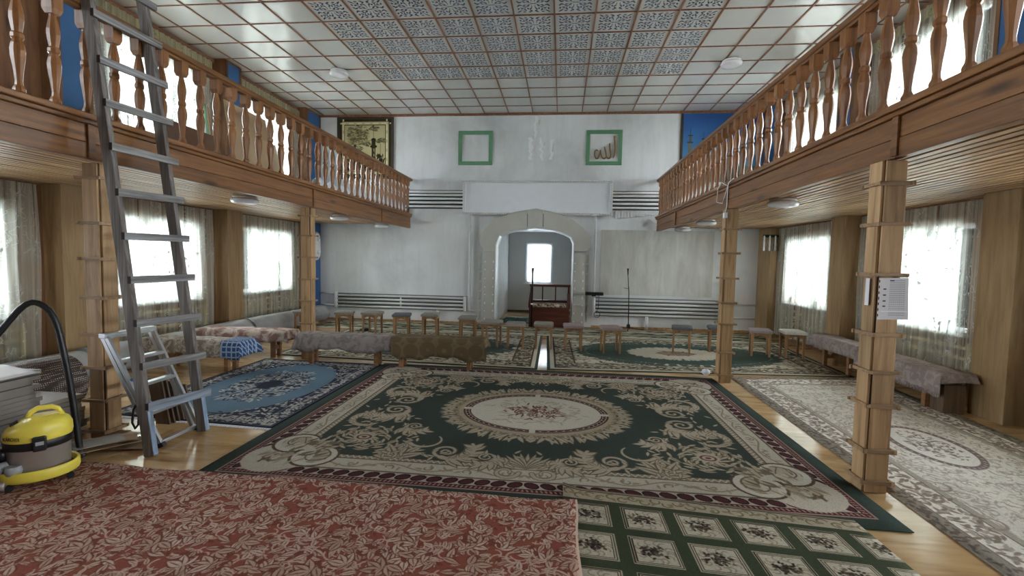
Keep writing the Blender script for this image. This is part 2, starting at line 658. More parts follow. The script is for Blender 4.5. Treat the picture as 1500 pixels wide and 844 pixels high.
def M_sheer(name, col, open_, pat_dark, pat=1.0):
    """sheer net: open weave plus lit-through threads, bunched in upright pleats, opaque where embroidered"""
    m, nt, n, l, p = new_mat(name)
    n.remove(p)
    tc = n.new('ShaderNodeTexCoord')
    mp = n.new('ShaderNodeMapping')
    mp.inputs['Scale'].default_value = (0.0, 7.0, 4.2)
    l.new(tc.outputs['Object'], mp.inputs['Vector'])
    nz = n.new('ShaderNodeTexNoise')
    nz.inputs['Scale'].default_value = 1.1
    nz.inputs['Detail'].default_value = 0.5
    nz.inputs['Distortion'].default_value = 2.2
    l.new(mp.outputs[0], nz.inputs['Vector'])
    # thin contour lines of a distorted field read as scrolling embroidery
    k = ramp(nt, nz.outputs['Fac'], [(0.44, (0, 0, 0, 1)), (0.452, (1, 1, 1, 1)), (0.478, (1, 1, 1, 1)), (0.49, (0, 0, 0, 1))])
    nz2 = n.new('ShaderNodeTexNoise')
    nz2.inputs['Scale'].default_value = 0.55
    l.new(mp.outputs[0], nz2.inputs['Vector'])
    k2 = ramp(nt, nz2.outputs['Fac'], [(0.44, (0, 0, 0, 1)), (0.52, (pat, pat, pat, 1))])
    ml = n.new('ShaderNodeMath')
    ml.operation = 'MULTIPLY'
    l.new(k, ml.inputs[0])
    l.new(k2, ml.inputs[1])
    mp2 = n.new('ShaderNodeMapping')
    mp2.inputs['Scale'].default_value = (0.0, 9.0, 0.15)
    l.new(tc.outputs['Object'], mp2.inputs['Vector'])
    pl = noise(nt, mp2.outputs[0], 2.0, 2, .6)
    pleat = n.new('ShaderNodeMapRange')
    pleat.inputs['From Min'].default_value = .35
    pleat.inputs['From Max'].default_value = .68
    pleat.inputs['To Min'].default_value = max(0, 1 - open_ - .18)
    pleat.inputs['To Max'].default_value = min(1, 1 - open_ + .22)
    l.new(pl, pleat.inputs['Value'])
    tr, tl, df, em = n.new('ShaderNodeBsdfTransparent'), n.new('ShaderNodeBsdfTranslucent'), n.new('ShaderNodeBsdfDiffuse'), n.new('ShaderNodeBsdfDiffuse')
    tl.inputs['Color'].default_value = col
    df.inputs['Color'].default_value = col
    em.inputs['Color'].default_value = pat_dark
    m1, m2, m3 = n.new('ShaderNodeMixShader'), n.new('ShaderNodeMixShader'), n.new('ShaderNodeMixShader')
    m1.inputs[0].default_value = 0.35
    l.new(tl.outputs[0], m1.inputs[1])
    l.new(df.outputs[0], m1.inputs[2])
    l.new(pleat.outputs[0], m2.inputs[0])
    l.new(tr.outputs[0], m2.inputs[1])
    l.new(m1.outputs[0], m2.inputs[2])
    l.new(ml.outputs[0], m3.inputs[0])
    l.new(m2.outputs[0], m3.inputs[1])
    l.new(em.outputs[0], m3.inputs[2])
    l.new(m3.outputs[0], n['Material Output'].inputs['Surface'])
    return m


SHEER = M_sheer('sheer_net', S(232, 236, 224), 0.53, S(196, 202, 196))
VALANCE = M_sheer('cream_valance_net', S(206, 204, 172), 0.25, S(120, 130, 96), .6)
BLIND = M_sheer('white_roller_blind', S(240, 246, 250), 0.22, S(236, 242, 246), 0.0)

# ------------------------------------------------------------------ room shell
floor = struct('floor', B(XL - .2, XR + .2, YF, YB + 3.0, -0.12, -0.021), DARK)
ply = B(-0.75, 0.75, -0.75, 0.75, -0.02, 0).mesh('plywood_sheet', W_PLY)
for i in range(8):
    for j in range(11):
        x, y = -5.72 + i * 1.503, -2.7 + j * 1.503
        if y > 12.5:
            continue
        inst('plywood_sheet', ply, (x, y, 0), floor)

ground = struct('ground', B(-40, 40, -40, 50, -0.7, -0.5), EARTH)


def window_wall(name, side):
    x0, x1 = (XR, XR + .2) if side > 0 else (XL - .2, XL)
    m = MB()
    m.box(x0, x1, YF, YB + .1, -0.12, WIN_Z[0][0])
    m.box(x0, x1, YF, YB + .1, WIN_Z[0][1], WIN_Z[1][0])
    m.box(x0, x1, YF, YB + .1, WIN_Z[1][1], 5.3)
    ys = sorted(BAYS)
    cuts = [YF] + [v for y in ys for v in (y - WIN_HALF, y + WIN_HALF)] + [YB + .1]
    for z0, z1 in WIN_Z:
        for k in range(0, len(cuts), 2):
            m.box(x0, x1, cuts[k], cuts[k + 1], z0, z1)
    return struct(name, m, W_WALL)


wall_right = window_wall('wall_right', 1)
wall_left = window_wall('wall_left', -1)
wall_front = struct('wall_front', B(XL - .2, XR + .2, YF - .2, YF, -0.12, 5.3), PLASTER)

ARCH = [(-1.573, 1.80), (-1.573, 1.942), (-1.494, 2.171), (-1.34, 2.245), (-1.141, 2.30), (-0.646, 2.368), (-0.193, 2.313), (0.05, 2.235), (0.199, 2.155), (0.263, 2.013), (0.263, 1.80)]


def arch_z(x):
    for (xa, za), (xb, zb) in zip(ARCH[1:-1], ARCH[2:-1]):
        if xa <= x <= xb:
            return za + (zb - za) * (x - xa) / max(1e-6, xb - xa)
    return 1.94


m = MB()
m.box(XL - .2, -1.573, YB, YB + .25, -0.12, 5.3)
m.box(0.263, XR + .2, YB, YB + .25, -0.12, 5.3)
up = [(-1.573, 5.3)] + [(x, z) for x, z in ARCH[1:-1]] + [(0.263, 5.3)]
m.prism_xz(up, YB, YB + .25)
wall_back = struct('wall_back', m, PLASTER)
# a rectangle of bare plaster and a few chased channels stand a little proud of the whitewash
obj('plaster_patch', B(0.93, 3.55, YB - .004, YB + .01, 0.80, 2.36), PATCH, wall_back)
g = MB()
for x, z0, z1, w in ((-0.80, 4.02, 4.55, .05), (-0.55, 4.0, 4.55, .03), (-0.30, 4.02, 4.5, .035), (-0.70, 4.55, 5.05, .03)):
    pts = []
    n = 9
    for i in range(n):
        z = z0 + (z1 - z0) * i / (n - 1)
        pts.append((x + RNG.uniform(-.035, .035), z))
    for (xa, za), (xb, zb) in zip(pts, pts[1:]):
        ww = w * RNG.uniform(.6, 1.3)
        g.prism_xz([(xa - ww, za), (xa + ww, za), (xb + ww, zb), (xb - ww, zb)], YB - .008, YB + .01)
obj('filled_channel', g, SPOT, wall_back)
g = MB()
for x, z, h in ((-0.78, 4.5, .1), (-0.74, 4.2, .16), (-0.5, 4.35, .1), (-0.3, 4.2, .2), (-0.64, 4.85, .12)):
    g.prism_xz([(x, z), (x + .03, z + .02), (x + .05, z + h), (x + .02, z + h * .9)], YB - .011, YB + .01)
obj('chipped_plaster', g, PATCH, wall_back)

# niche behind the arch
m = MB()
m.box(-1.82, -1.62, YB + .25, 14.7, -0.12, 2.6)
m.box(0.30, 0.50, YB + .25, 14.7, -0.12, 2.6)
m.box(-1.62, -1.083, 14.5, 14.7, -0.12, 2.6)
m.box(-0.283, 0.30, 14.5, 14.7, -0.12, 2.6)
m.box(-1.083, -0.283, 14.5, 14.7, -0.12, 0.887)
m.box(-1.083, -0.283, 14.5, 14.7, 2.12, 2.6)
m.box(-1.82, 0.50, YB + .25, 14.7, 2.45, 2.6)
niche = struct('wall_niche', m, M_plain('niche_paint', S(206, 207, 206), 0.8, var=0.03, scale=2))
struct('floor_niche', B(-1.62, .30, YB + .25, 14.5, -.015, .002), W_PLY)
struct('baseboard_niche', B(-1.62, 0.30, 14.47, 14.5, 0.0, 0.06), W_BROWN)
struct('baseboard_back', MB().box(0.75, 4.55, YB - .02, YB, 0, 0.045).box(-6.15, -1.9, YB - .02, YB, 0, 0.03), W_SLAT)
struct('trim_1', B(XL, XR, YB - .035, YB, ZC - .05, ZC), W_BATT)

# ------------------------------------------------------------------ ceiling
ceil = struct('ceiling', B(XL - .2, XR + .2, YF, YB, ZC + .02, 5.3), WHITE)
CX = [XL] + [-0.191 + 0.583 * k for k in range(-10, 9)] + [XR]
CY = [11.6, 11.04, 10.48, 9.93, 9.385] + [9.385 - 0.588 * k for k in range(1, 10)]
V = Cv(0, .27, 0, .27, .0036, (196, 198, 197))
NV = (50, 62, 88)
for pts in ([(.0, .0), (.05, .02), (.085, .06), (.11, .11)], [(.11, .11), (.14, .12), (.165, .15), (.185, .19)], [(.11, .11), (.12, .15), (.15, .17), (.20, .185)],
            [(.05, .02), (.10, .025), (.15, .05), (.195, .03)], [(.02, .05), (.025, .1), (.05, .15), (.03, .195)]):
    V.stroke(pts, .0045, .003, NV)
for x, y, a, L in ((.05, .035, .8, .055), (.095, .075, -.1, .05), (.075, .095, 1.7, .05), (.13, .12, -.5, .055), (.12, .13, 2.1, .055), (.165, .165, .8, .06), (.10, .022, .7, .05), (.15, .045, -.6, .055),
                   (.022, .10, .9, .05), (.045, .15, 2.2, .055), (.185, .03, 1.0, .05), (.03, .185, .6, .05), (.19, .10, 1.3, .05), (.10, .19, .3, .05)):
    V.leaf(x, y, a, L, .0125, NV)
V.ell(.205, .205, .010, .010, NV)
PRINT = M_woven('printed_vine_tile', quad_mirror(V.im), 0.25, 0, spec=0.5)


def tile_mesh(mat):
    h = 0.5
    mb = MB().box(-h, h, -h, h, 0, 0.02)
    me = mb.mesh('ceiling_tile', mat)
    uv = me.uv_layers.new(name='UVMap')
    for lp in me.loops:
        x, y, z = me.vertices[lp.vertex_index].co
        uv.data[lp.index].uv = (x + .5, y + .5)
    return me


t_plain, t_print = tile_mesh(TILE), tile_mesh(PRINT)
for j in range(len(CY) - 1):
    y1, y0 = CY[j], CY[j + 1]
    for i in range(len(CX) - 1):
        x0, x1 = CX[i], CX[i + 1]
        pr = 5 <= i <= 14 and j >= 4
        inst('ceiling_tile', t_print if pr else t_plain, ((x0 + x1) / 2, (y0 + y1) / 2, ZC + RNG.uniform(0, .002)), ceil, (x1 - x0 - .004, y1 - y0 - .004, 1),
             (RNG.uniform(-.002, .002), RNG.uniform(-.002, .002), 0))
m = MB()
y = CY[-1]
while y > YF:
    for i in range(len(CX) - 1):
        m.box(CX[i] + .002, CX[i + 1] - .002, max(YF, y - .586), y - .002, ZC, ZC + .02)
    y -= .588
o = obj('ceiling_tile_rest', m, TILE, ceil, kind='stuff')
lg = B(-0.012, 0.012, YF, YB, -0.012, 0).mesh('batten', W_BATT)
for x in CX[1:-1]:
    inst('batten', lg, (x, 0, ZC), ceil)
cr = B(XL, XR, -0.011, 0.011, -0.010, 0).mesh('batten', W_BATT)
for y in CY[1:] + [CY[-1] - .588 * k for k in range(1, 12)]:
    inst('batten', cr, (0, y, ZC), ceil)
for sx, nm in ((XL, 'trim_2'), (XR - .06, 'trim_3')):
    struct(nm, B(sx, sx + .06, YF, YB - .04, ZC - .09, ZC - .012), W_BATT)

# ------------------------------------------------------------------ windows, piers, radiators
PIERS = [(10.95, 11.6), (8.21, 8.62), (5.28, 5.71), (2.35, 2.78), (-0.58, -0.15), (-3.5, -3.1)]
wn = 0


def make_window(side, yc, z0, z1):
    global wn
    wn += 1
    xi = XR if side > 0 else XL
    s = side
    a, b = xi + s * .06, xi + s * .12
    a, b = min(a, b), max(a, b)
    y0, y1 = yc - WIN_HALF, yc + WIN_HALF
    w = bpy.data.objects.new('window_%d' % wn, None)
    COL.objects.link(w)
    w.location = (xi + s * .09, yc, z0)
    w['kind'] = 'structure'
    m = MB()
    m.box(a, b, y0, y0 + .06, z0, z1).box(a, b, y1 - .06, y1, z0, z1).box(a, b, y0 + .06, y1 - .06, z0, z0 + .06).box(a, b, y0 + .06, y1 - .06, z1 - .06, z1)
    obj('window_frame', m, WHITE, w)
    for q in (-.27, .27):
        obj('mullion', B(a, b, yc + q - .035, yc + q + .035, z0 + .06, z1 - .06), WHITE, w)
    xm = (a + b) / 2
    for p, q in ((y0 + .06, yc - .305), (yc - .235, yc + .235), (yc + .305, y1 - .06)):
        obj('pane', B(xm - .003, xm + .003, p, q, z0 + .06, z1 - .06), GLASS, w)
    si, so = sorted((xi - s * .08, xi + s * .06))
    obj('window_sill', B(si, so, y0 - .05, y1 + .05, z0 - .035, z0), WHITE, w)


for s in (1, -1):
    for yc in BAYS:
        for z0, z1 in WIN_Z:
            make_window(s, yc, z0, z1)

for s, wall in ((1, wall_right), (-1, wall_left)):
    xf, xi = (4.55, XR) if s > 0 else (-6.15, XL)
    a, b = min(xf, xi), max(xf, xi)
    for k, (y0, y1) in enumerate(PIERS):
        blue_low = (s < 0 and k == 0)
        low = obj('pilaster', B(a, b, y0, y1, 0, ZS), W_LAM, wall, bevel=.004)
        hi = obj('pilaster', B(a, b, y0, y1, 2.62, ZC), W_WALL, wall, bevel=.004)
        f0, f1 = sorted((xf, xf - s * .012))
        obj('blue_panel', B(f0, f1, y0 + .05, y1 - .05, 2.62, ZC - .05), BLUE, hi)
        g0, g1 = sorted((xf, xf - s * .022))
        for yy in (y0, y1 - .05):
            obj('edge_strip', B(g0, g1, yy, yy + .05, 2.62, ZC - .02), W_WALL, hi)
        obj('cross_strip', B(g0, g1, y0 + .05, y1 - .05, 3.25, 3.31), W_WALL, hi)
        if blue_low:
            obj('blue_panel', B(f0, f1, y0 + .06, y1 - .02, 0, ZS), BLUE, low)
            obj('edge_strip', B(g0, g1, y0, y0 + .06, 0, ZS), W_WALL, low)

obj('wall_board', B(XL, XL + .06, 4.76, 5.28, 2.62, ZC), W_WALL, wall_left)
# pipe registers under the lower windows, seen through the nets
for s in (1, -1):
    for n_, yc in (('middle', 6.96), ('farther', 9.79), ('nearest', 4.03)):
        x = (XR - .055) if s > 0 else (XL + .04)
        t = thing('pipe_radiator', 'cream horizontal pipe radiator under the %s lower window on the %s wall' % (n_, 'right' if s > 0 else 'left'), 'radiator', (x, yc, .1), group='pipe radiators under the windows')
        for k in range(5):
            z = .16 + k * .125
            obj('pipe', MB().tube([(x, yc - .95, z), (x, yc + .95, z)], .022, 8), RADY, t)
        for q in (-.95, .95):
            obj('header', MB().tube([(x, yc + q, 0.0), (x, yc + q, .72)], .025, 8), RADY, t)

# ------------------------------------------------------------------ net curtains
NCUR = 0


def curtain(side, y0, y1, z0, z1, label, gather=0.0, valance=True, fold=44.0):
    x = 4.725 if side > 0 else -6.335
    t = thing('sheer_curtain', label, 'curtain', (x, (y0 + y1) / 2, z1), group='net curtains')
    ph = RNG.uniform(0, 6)

    def fn(u, v):
        y = y0 + (y1 - y0) * u
        z = z0 + (z1 - z0) * v
        a = .016 + .012 * sin(u * 9 + ph)
        xx = x + side * (-.012) + a * sin(u * (y1 - y0) * fold + ph + .6 * sin(u * 17)) * (1 - .25 * v)
        y += .02 * sin(v * 5 + u * 30)
        return (xx, y, z + .012 * sin(u * 25) * (1 - v))
    n = int((y1 - y0) * 56)
    obj('net', MB().grid(fn, n, 5), SHEER, t)
    if valance:
        def fv(u, v):
            y = y0 + (y1 - y0) * u
            return (x - side * .035 + .012 * sin(u * (y1 - y0) * fold * 1.3 + ph), y, z1 - .16 + .16 * v)
        obj('heading_band', MB().grid(fv, n, 1), VALANCE, t)
    obj('curtain_rail', B(x - .02, x + .02, y0, y1, z1, z1 + .02), W_WALL, t)
    return t


SD = {1: 'right', -1: 'left'}
for s in (1, -1):
    for yc, nm, z0 in ((9.79, 'farthest', .1), (6.96, 'middle', .2), (4.03, 'nearest', .2)):
        nl = nm
        lo, hi = yc - 1.15, yc + 1.13
        curtain(s, lo, hi, z0, ZS - .03, 'sheer embroidered net curtain over the %s lower window on the %s wall' % (nl, SD[s]), valance=False)
    for yc, nm in ((9.79, 'farthest'), (6.96, 'middle'), (4.03, 'nearest')):
        curtain(s, yc - 1.15, yc + (1.13 if not (s < 0 and nm == 'nearest') else .70), 2.75, ZC - .1, 'sheer net curtain with cream heading over the %s balcony window on the %s' % (nm, SD[s]))

# ------------------------------------------------------------------ balconies
PROFILE = [(.026, 0), (.036, .012), (.036, .03), (.024, .055), (.021, .085), (.029, .16), (.040, .24), (.043, .29), (.036, .335), (.027, .36), (.037, .375), (.037, .40),
           (.028, .415), (.034, .45), (.041, .50), (.040, .54), (.029, .60), (.022, .635), (.024, .655)]
bal = MB().lathe(PROFILE, 8, sm=False, rot=pi / 8)
bal.hexa([(-.03, -.03, .65), (.03, -.03, .65), (.03, .03, .65), (-.03, .03, .65), (-.042, -.042, .685), (.042, -.042, .685), (.042, .042, .685), (-.042, .042, .685)])
bal.box(-.042, .042, -.042, .042, .685, .79)
bal_me = bal.mesh('baluster', W_BAL)


def balcony(side):
    xf = 2.20 if side > 0 else -3.75          # inner face of the fascia
    xw = 4.82 if side > 0 else -6.42
    s = side
    ye = 11.50
    t = thing('balcony', 'brown timber balcony with turned balusters along the %s wall' % SD[s], 'balcony', (xf, ye, 2.33), group='two timber balconies')

    def bx(xa, xb, *r):
        a, b = sorted((xf + s * xa, xf + s * xb))
        return B(a, b, *r)
    a, b = sorted((xf + s * .06, xw))
    obj('deck', B(a, b, YF, ye, ZS + .022, 2.60), W_SLAT, t)
    obj('deck_end', B(a, b, ye - .02, ye + .0, ZS - .0, 2.60), W_RAIL, t)
    # soffit boards, each its own
    n = 25
    w = (b - a) / n
    sl = MB().hexa([(-w / 2 + .016, YF, 0), (w / 2 - .016, YF, 0), (w / 2 - .016, ye - .02, 0), (-w / 2 + .016, ye - .02, 0),
                    (-w / 2 + .013, YF, .02), (w / 2 - .013, YF, .02), (w / 2 - .013, ye - .02, .02), (-w / 2 + .013, ye - .02, .02)]).mesh('slat', W_SLAT)
    for k in range(n):
        inst('slat', sl, (a + w * (k + .5), 0, ZS + RNG.uniform(-.002, .002)), t)
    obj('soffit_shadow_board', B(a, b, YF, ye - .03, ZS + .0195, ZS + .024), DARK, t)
    seams = [YF, .55, 3.46, 6.70 if s > 0 else 6.88, 9.62, ye]
    for y0, y1 in zip(seams, seams[1:]):
        obj('fascia_board', bx(0.004, .06, y0 + .002, y1 - .002, 2.462, 2.60), W_RAIL, t, bevel=.004)
        obj('fascia_board', bx(0.0, .06, y0 + .002, y1 - .002, 2.33, 2.458), W_RAIL, t, bevel=.004)
    for y0 in seams[2:-1]:
        obj('seam_batten', bx(-.018, .0, y0 - .03, y0 + .03, 2.34, 2.60), W_RAIL, t, bevel=.004)
    obj('base_moulding', bx(-.025, .06, YF, ye + .02, 2.60, 2.635), W_RAIL, t, bevel=.008)
    obj('base_rail', bx(-.04, .11, YF, ye + .02, 2.637, 2.685), W_RAIL, t, bevel=.01)
    obj('handrail', bx(-.015, .085, YF, ye + .12, 3.50, 3.56), W_RAIL, t, bevel=.014)
    obj('under_rail', bx(-.004, .055, YF, ye + .02, 3.472, 3.50), W_RAIL, t, bevel=.006)
    y = (6.746 if s > 0 else 6.795) - .238 * 22
    while y < ye - .06:
        inst('baluster', bal_me, (xf + s * .02, y, 2.684), t, rot=(0, 0, 0))
        y += .238
    return t


bal_r, bal_l = balcony(1), balcony(-1)


# ------------------------------------------------------------------ posts clad in boards
def post(x, y, rings, ztop, label, dx=0.0):
    t = thing('timber_post', label, 'post', (x, y, 0), group='board-clad balcony posts')
    obj('core', B(x - .066, x + .066, y - .066, y + .066, 0, ztop), DARK, t)
    zs = [0.0] + rings + [ztop]
    for z0, z1 in zip(zs, zs[1:]):
        if z1 - z0 < .04:
            continue
        for k in range(4):
            j = RNG.uniform(-.004, .004)
            h = .066 + RNG.uniform(-.008, .004)
            d0, d1 = .066, .083 + j
            za, zb = z0 + .004, z1 - .004
            if k == 0:
                mb = B(x - h, x + h, y - d1, y - d0, za, zb)
            elif k == 1:
                mb = B(x + d0, x + d1, y - h, y + h, za, zb)
            elif k == 2:
                mb = B(x - h, x + h, y + d0, y + d1, za, zb)
            else:
                mb = B(x - d1, x - d0, y - h, y + h, za, zb)
            obj('cladding_board', mb, W_POST, t, bevel=.003, origin=(x, y, z0))
    for z in rings:
        for k in range(4):
            e = .112 + RNG.uniform(-.01, .008)
            q0, q1 = .087, .105
            za, zb = z - .013 + RNG.uniform(-.004, .004), z + .013
            mb = (B(x - e, x + e, y - q1, y - q0, za, zb) if k == 0 else B(x + q0, x + q1, y - e, y + e, za, zb) if k == 1
                  else B(x - e, x + e, y + q0, y + q1, za, zb) if k == 2 else B(x - q1, x - q0, y - e, y + e, za, zb))
            obj('band_strip', mb, W_POSTX, t, bevel=.002, origin=(x, y, z))
    return t


post(2.25, 3.595, [.083, .31, .629, .867, 1.132, 1.547, 1.894, 2.17], 2.33, 'pale board-clad post with white paper pinned on it, nearest on the right')
post(2.225, 6.63, [.107, .413, .799, 1.083, 1.41, 1.744, 2.06], 2.33, 'pale board-clad post at the far right corner of the big green carpet')
post(-3.89, 6.96, [.15, .557, .905, 1.241, 1.574, 1.906, 2.205], 2.33, 'pale board-clad post between the low covered benches on the left')
post(-3.90, 3.66, [.07, .336, .617, .90, 1.211, 1.538, 1.834, 2.206], 2.33, 'pale board-clad post behind the tall grey ladder')


# ------------------------------------------------------------------ carpets
DIM = .9


def rug(name, im, corners, z, label, cat='carpet', dim=None, nu=24, nv=24, wave=.002, pile=.5, thick=.008, edge=None, zf=None):
    """corners: near-left, near-right, far-right, far-left"""
    (ax, ay), (bx, by), (cx, cy), (dx, dy) = corners
    ph = RNG.uniform(0, 6)

    def P(u, v):
        x = (ax * (1 - u) + bx * u) * (1 - v) + (dx * (1 - u) + cx * u) * v
        y = (ay * (1 - u) + by * u) * (1 - v) + (dy * (1 - u) + cy * u) * v
        if edge:
            x, y = edge(x, y, u, v)
        zz = z + wave * (sin(x * 5 + ph) * sin(y * 4 + ph * 2))
        if zf:
            zz += zf(x, y, u, v)
        return (x, y, zz)
    im = (im * .8 + im.mean(axis=2, keepdims=True) * .2) * (dim or DIM)
    mb = MB().grid(P, nu, nv)
    rim = [i for i in range(nu + 1)] + [j * (nu + 1) + nu for j in range(1, nv + 1)] + [nv * (nu + 1) + i for i in range(nu - 1, -1, -1)] + [j * (nu + 1) for j in range(nv - 1, 0, -1)]
    b = len(mb.v)
    for i in rim:
        x, y, zz = mb.v[i]
        mb.v.append((x, y, max(0.0008, zz - thick)))
    n = len(rim)
    for k in range(n):
        k2 = (k + 1) % n
        mb.face([rim[k2], rim[k], b + k, b + k2])
    me = mb.mesh(name, M_woven(name + '_weave', im, pile=pile))
    uv = me.uv_layers.new(name='UVMap')
    uvs = []
    idx = [((i % (nu + 1)) / nu, (i // (nu + 1)) / nv) for i in range(b)]
    idx += [idx[i] for i in rim]
    for lp in me.loops:
        uvs += idx[lp.vertex_index]
    uv.data.foreach_set('uv', uvs)
    o = bpy.data.objects.new(name, me)
    COL.objects.link(o)
    return tag(o, label, cat)


# --- the big green medallion carpet: one quarter drawn, then mirrored
GR, CR, BE, BE2, RD, PK, BR, OL = (62, 74, 65), (196, 186, 166), (172, 156, 130), (142, 126, 100), (92, 40, 44), (166, 132, 118), (104, 84, 66), (124, 118, 92)
HX, HY = 2.40, 1.84
Q = Cv(0, HX, 0, HY, .005, GR)
D = np.minimum(HX - Q.X, HY - Q.Y)
along = np.where(HX - Q.X < HY - Q.Y, Q.Y, Q.X)
Q.fill(D < .545, (74, 62, 50))
Q.fill(D < .535, BE2)
zz = (np.abs(((along / .05) % 1) - .5) * 2 * .034 + .492)
Q.fill((np.abs(D - zz) < .011) & (D < .535) & (D > .48), CR)
Q.fill((D > .472) & (D < .482), BR)
Q.fill((D > .30) & (D < .472), CR)
Q.fill((D > .285) & (D < .30), BR)
Q.fill((D > .30) & (D < .31), (180, 168, 146))
Q.fill((D > .185) & (D < .285), (186, 170, 152))
sk = along + (D - .235) * .35
bead = ((sk / .118) % 1 - .5) * .118
Q.fill(((bead / .054) ** 2 + ((D - .235) / .046) ** 2) < 1, (58, 34, 34))
Q.fill(((bead / .042) ** 2 + ((D - .235) / .030) ** 2) < 1, RD)
Q.fill((D > .135) & (D < .185), RD)
Q.fill((D > .145) & (D < .175) & (((sk / .033) % 1) < .45), PK)
Q.fill((D > .118) & (D < .137), PK)
Q.fill(D < .118, (56, 70, 62))
LT, MD, DK = (186, 172, 146), (164, 148, 120), (112, 96, 74)


def vine(x0, y0, dx, dy, n, seed):
    r = random.Random(seed)
    px, py = -dy, dx
    for k in range(n):
        x, y, sg = x0 + dx * .30 * k, y0 + dy * .30 * k, (-1) ** k
        pts = [(x + dx * .30 * t + px * sg * .045 * sin(pi * t), y + dy * .30 * t + py * sg * .045 * sin(pi * t)) for t in [i / 10 for i in range(11)]]
        Q.stroke(pts, .007, .007, (150, 136, 110))
        cx, cy = x + dx * .15 - px * sg * .01, y + dy * .15 - py * sg * .01
        a0 = atan2(dy, dx) + (.5 if sg > 0 else -.5)
        Q.arc(cx, cy, .045, a0 + pi, a0 + pi - sg * 4.6, .007, .004, (140, 126, 100), .012)
        for q in range(5):
            Q.leaf(x + dx * .06 * q, y + dy * .06 * q + px * 0, r.uniform(0, 6.3), .07, .011, (160, 146, 118))


vine(0, 1.455, 1, 0, 6, 1)
vine(2.01, 0, 0, 1, 4, 2)
# acanthus scrolls at the short ends and along the long sides
Q.scroll(1.46, .17, .135, 2.9, 1, LT, DK, leaves=9, leaf=.22)
Q.scroll(1.12, .60, .075, .2, -1, LT, DK, leaves=7, leaf=.15)
Q.arc(1.62, .50, .20, -1.2, 1.9, .030, .012, DK, .15)
Q.arc(1.62, .50, .20, -1.2, 1.9, .022, .007, LT, .15)
for k in range(9):
    a = -1.2 + k * .36
    Q.leaf(1.62 + .19 * cos(a), .50 + .19 * sin(a), a + 2.3, .17, .032, DK)
    Q.leaf(1.62 + .19 * cos(a), .50 + .19 * sin(a), a + 2.3, .155, .022, LT)
Q.scroll(.68, 1.12, .115, 1.4, -1, LT, DK, leaves=8, leaf=.18)
for k, (L, a) in enumerate(((.34, 2.1), (.38, 1.57), (.34, 1.05), (.26, .5), (.26, 2.6), (.2, .1))):
    Q.leaf(1.06, 1.30, -a, L, .055, DK)
    Q.leaf(1.06, 1.30, -a, L * .95, .04, LT)
    Q.leaf(1.06, 1.30, -a, L * .8, .008, DK)
Q.arc(.92, .92, .14, .6, 3.9, .026, .010, DK)
Q.arc(.92, .92, .14, .6, 3.9, .019, .006, LT)
for k in range(13):
    a = -pi / 2 + (k - 6) * .22
    Q.leaf(0, 1.36, a, .31, .030, DK)
    Q.leaf(0, 1.36, a, .295, .020, LT)
Q.arc(.15, 1.42, .10, pi, -3.4, .024, .014, DK, .03)
Q.arc(.15, 1.42, .10, pi, -3.4, .017, .009, LT, .03)
Q.scroll(.34, 1.18, .07, 3.6, 1, LT, DK, leaves=7, leaf=.15)
for k in range(70):
    x, y = RNG.uniform(1.0, 1.80), RNG.uniform(.05, 1.20)
    if (x / 1.12) ** 2 + (y / .95) ** 2 > 1.25:
        a = RNG.uniform(0, 6.3)
        Q.leaf(x, y, a, .095, .018, DK)
        Q.leaf(x, y, a, .088, .012, LT)
for k in range(34):
    x, y, a = RNG.uniform(.1, 1.3), RNG.uniform(1.08, 1.28), RNG.uniform(0, 6.3)
    Q.leaf(x, y, a, .095, .018, DK)
    Q.leaf(x, y, a, .088, .012, LT)
# field corner eaten by a cream shell with great C scrolls, a sunburst bloom before it
for a in np.linspace(-.2, pi / 2 + .2, 11):
    Q.leaf(1.93, 1.37, pi + a, .42, .07, DK)
    Q.leaf(1.93, 1.37, pi + a, .41, .06, (182, 168, 142))
Q.ell(1.97, 1.41, .27, .27, CR)
for k in range(23):
    a = 2 * pi * k / 23 + RNG.uniform(-.1, .1)
    for rr, L in ((.10, .10), (.20, .11), (.30, .11)):
        b_ = a + rr * 7 + RNG.uniform(-.12, .12)
        rr += RNG.uniform(-.03, .03)
        Q.leaf(1.48 + rr * cos(b_), .93 + rr * sin(b_) * .85, a, L, .019, DK)
        Q.leaf(1.48 + rr * cos(b_), .93 + rr * sin(b_) * .85, a, L * .94, .013, LT if k % 4 else MD)
Q.flower(1.48, .93, .12, LT, (120, 60, 60), 12)
Q.ell(1.48, .93, .068, .056, (112, 58, 56))
Q.ell(1.48, .93, .050, .040, LT)
Q.ell(1.48, .93, .024, .018, (112, 58, 56))
for cx, cy, a0, a1 in ((1.98, 1.14, -2.6, 2.0), (1.70, 1.36, 4.2, -.4)):
    Q.arc(cx, cy, .185, a0, a1, .008, .030, (96, 78, 60), .17)
    Q.arc(cx, cy, .150, a0, a1, .022, .026, (206, 198, 180))
    Q.arc(cx, cy, .135, a0 + .6, a1 - .6, .006, .006, DK, .05)
Q.arc(2.00, 1.42, .09, 0, 5.2, .010, .016, OL, .04)
for k in range(26):
    a_, r_ = RNG.uniform(0, 6.3), RNG.uniform(.02, .2)
    Q.leaf(1.97 + r_ * cos(a_), 1.41 + r_ * sin(a_), RNG.uniform(.2, 1.4) + pi, .14, .012, RNG.choice([(176, 162, 136), (160, 146, 120), (150, 132, 106)]))
for k in range(16):
    a = .8 + RNG.uniform(-.9, .9)
    Q.leaf(1.80 + RNG.uniform(-.1, .16), 1.20 + RNG.uniform(-.1, .18), a + pi, .12, .016, (124, 108, 84))
for k in range(8):
    Q.leaf(2.03 + .02 * (k % 3), 1.48, k * .8, .06, .010, DK)
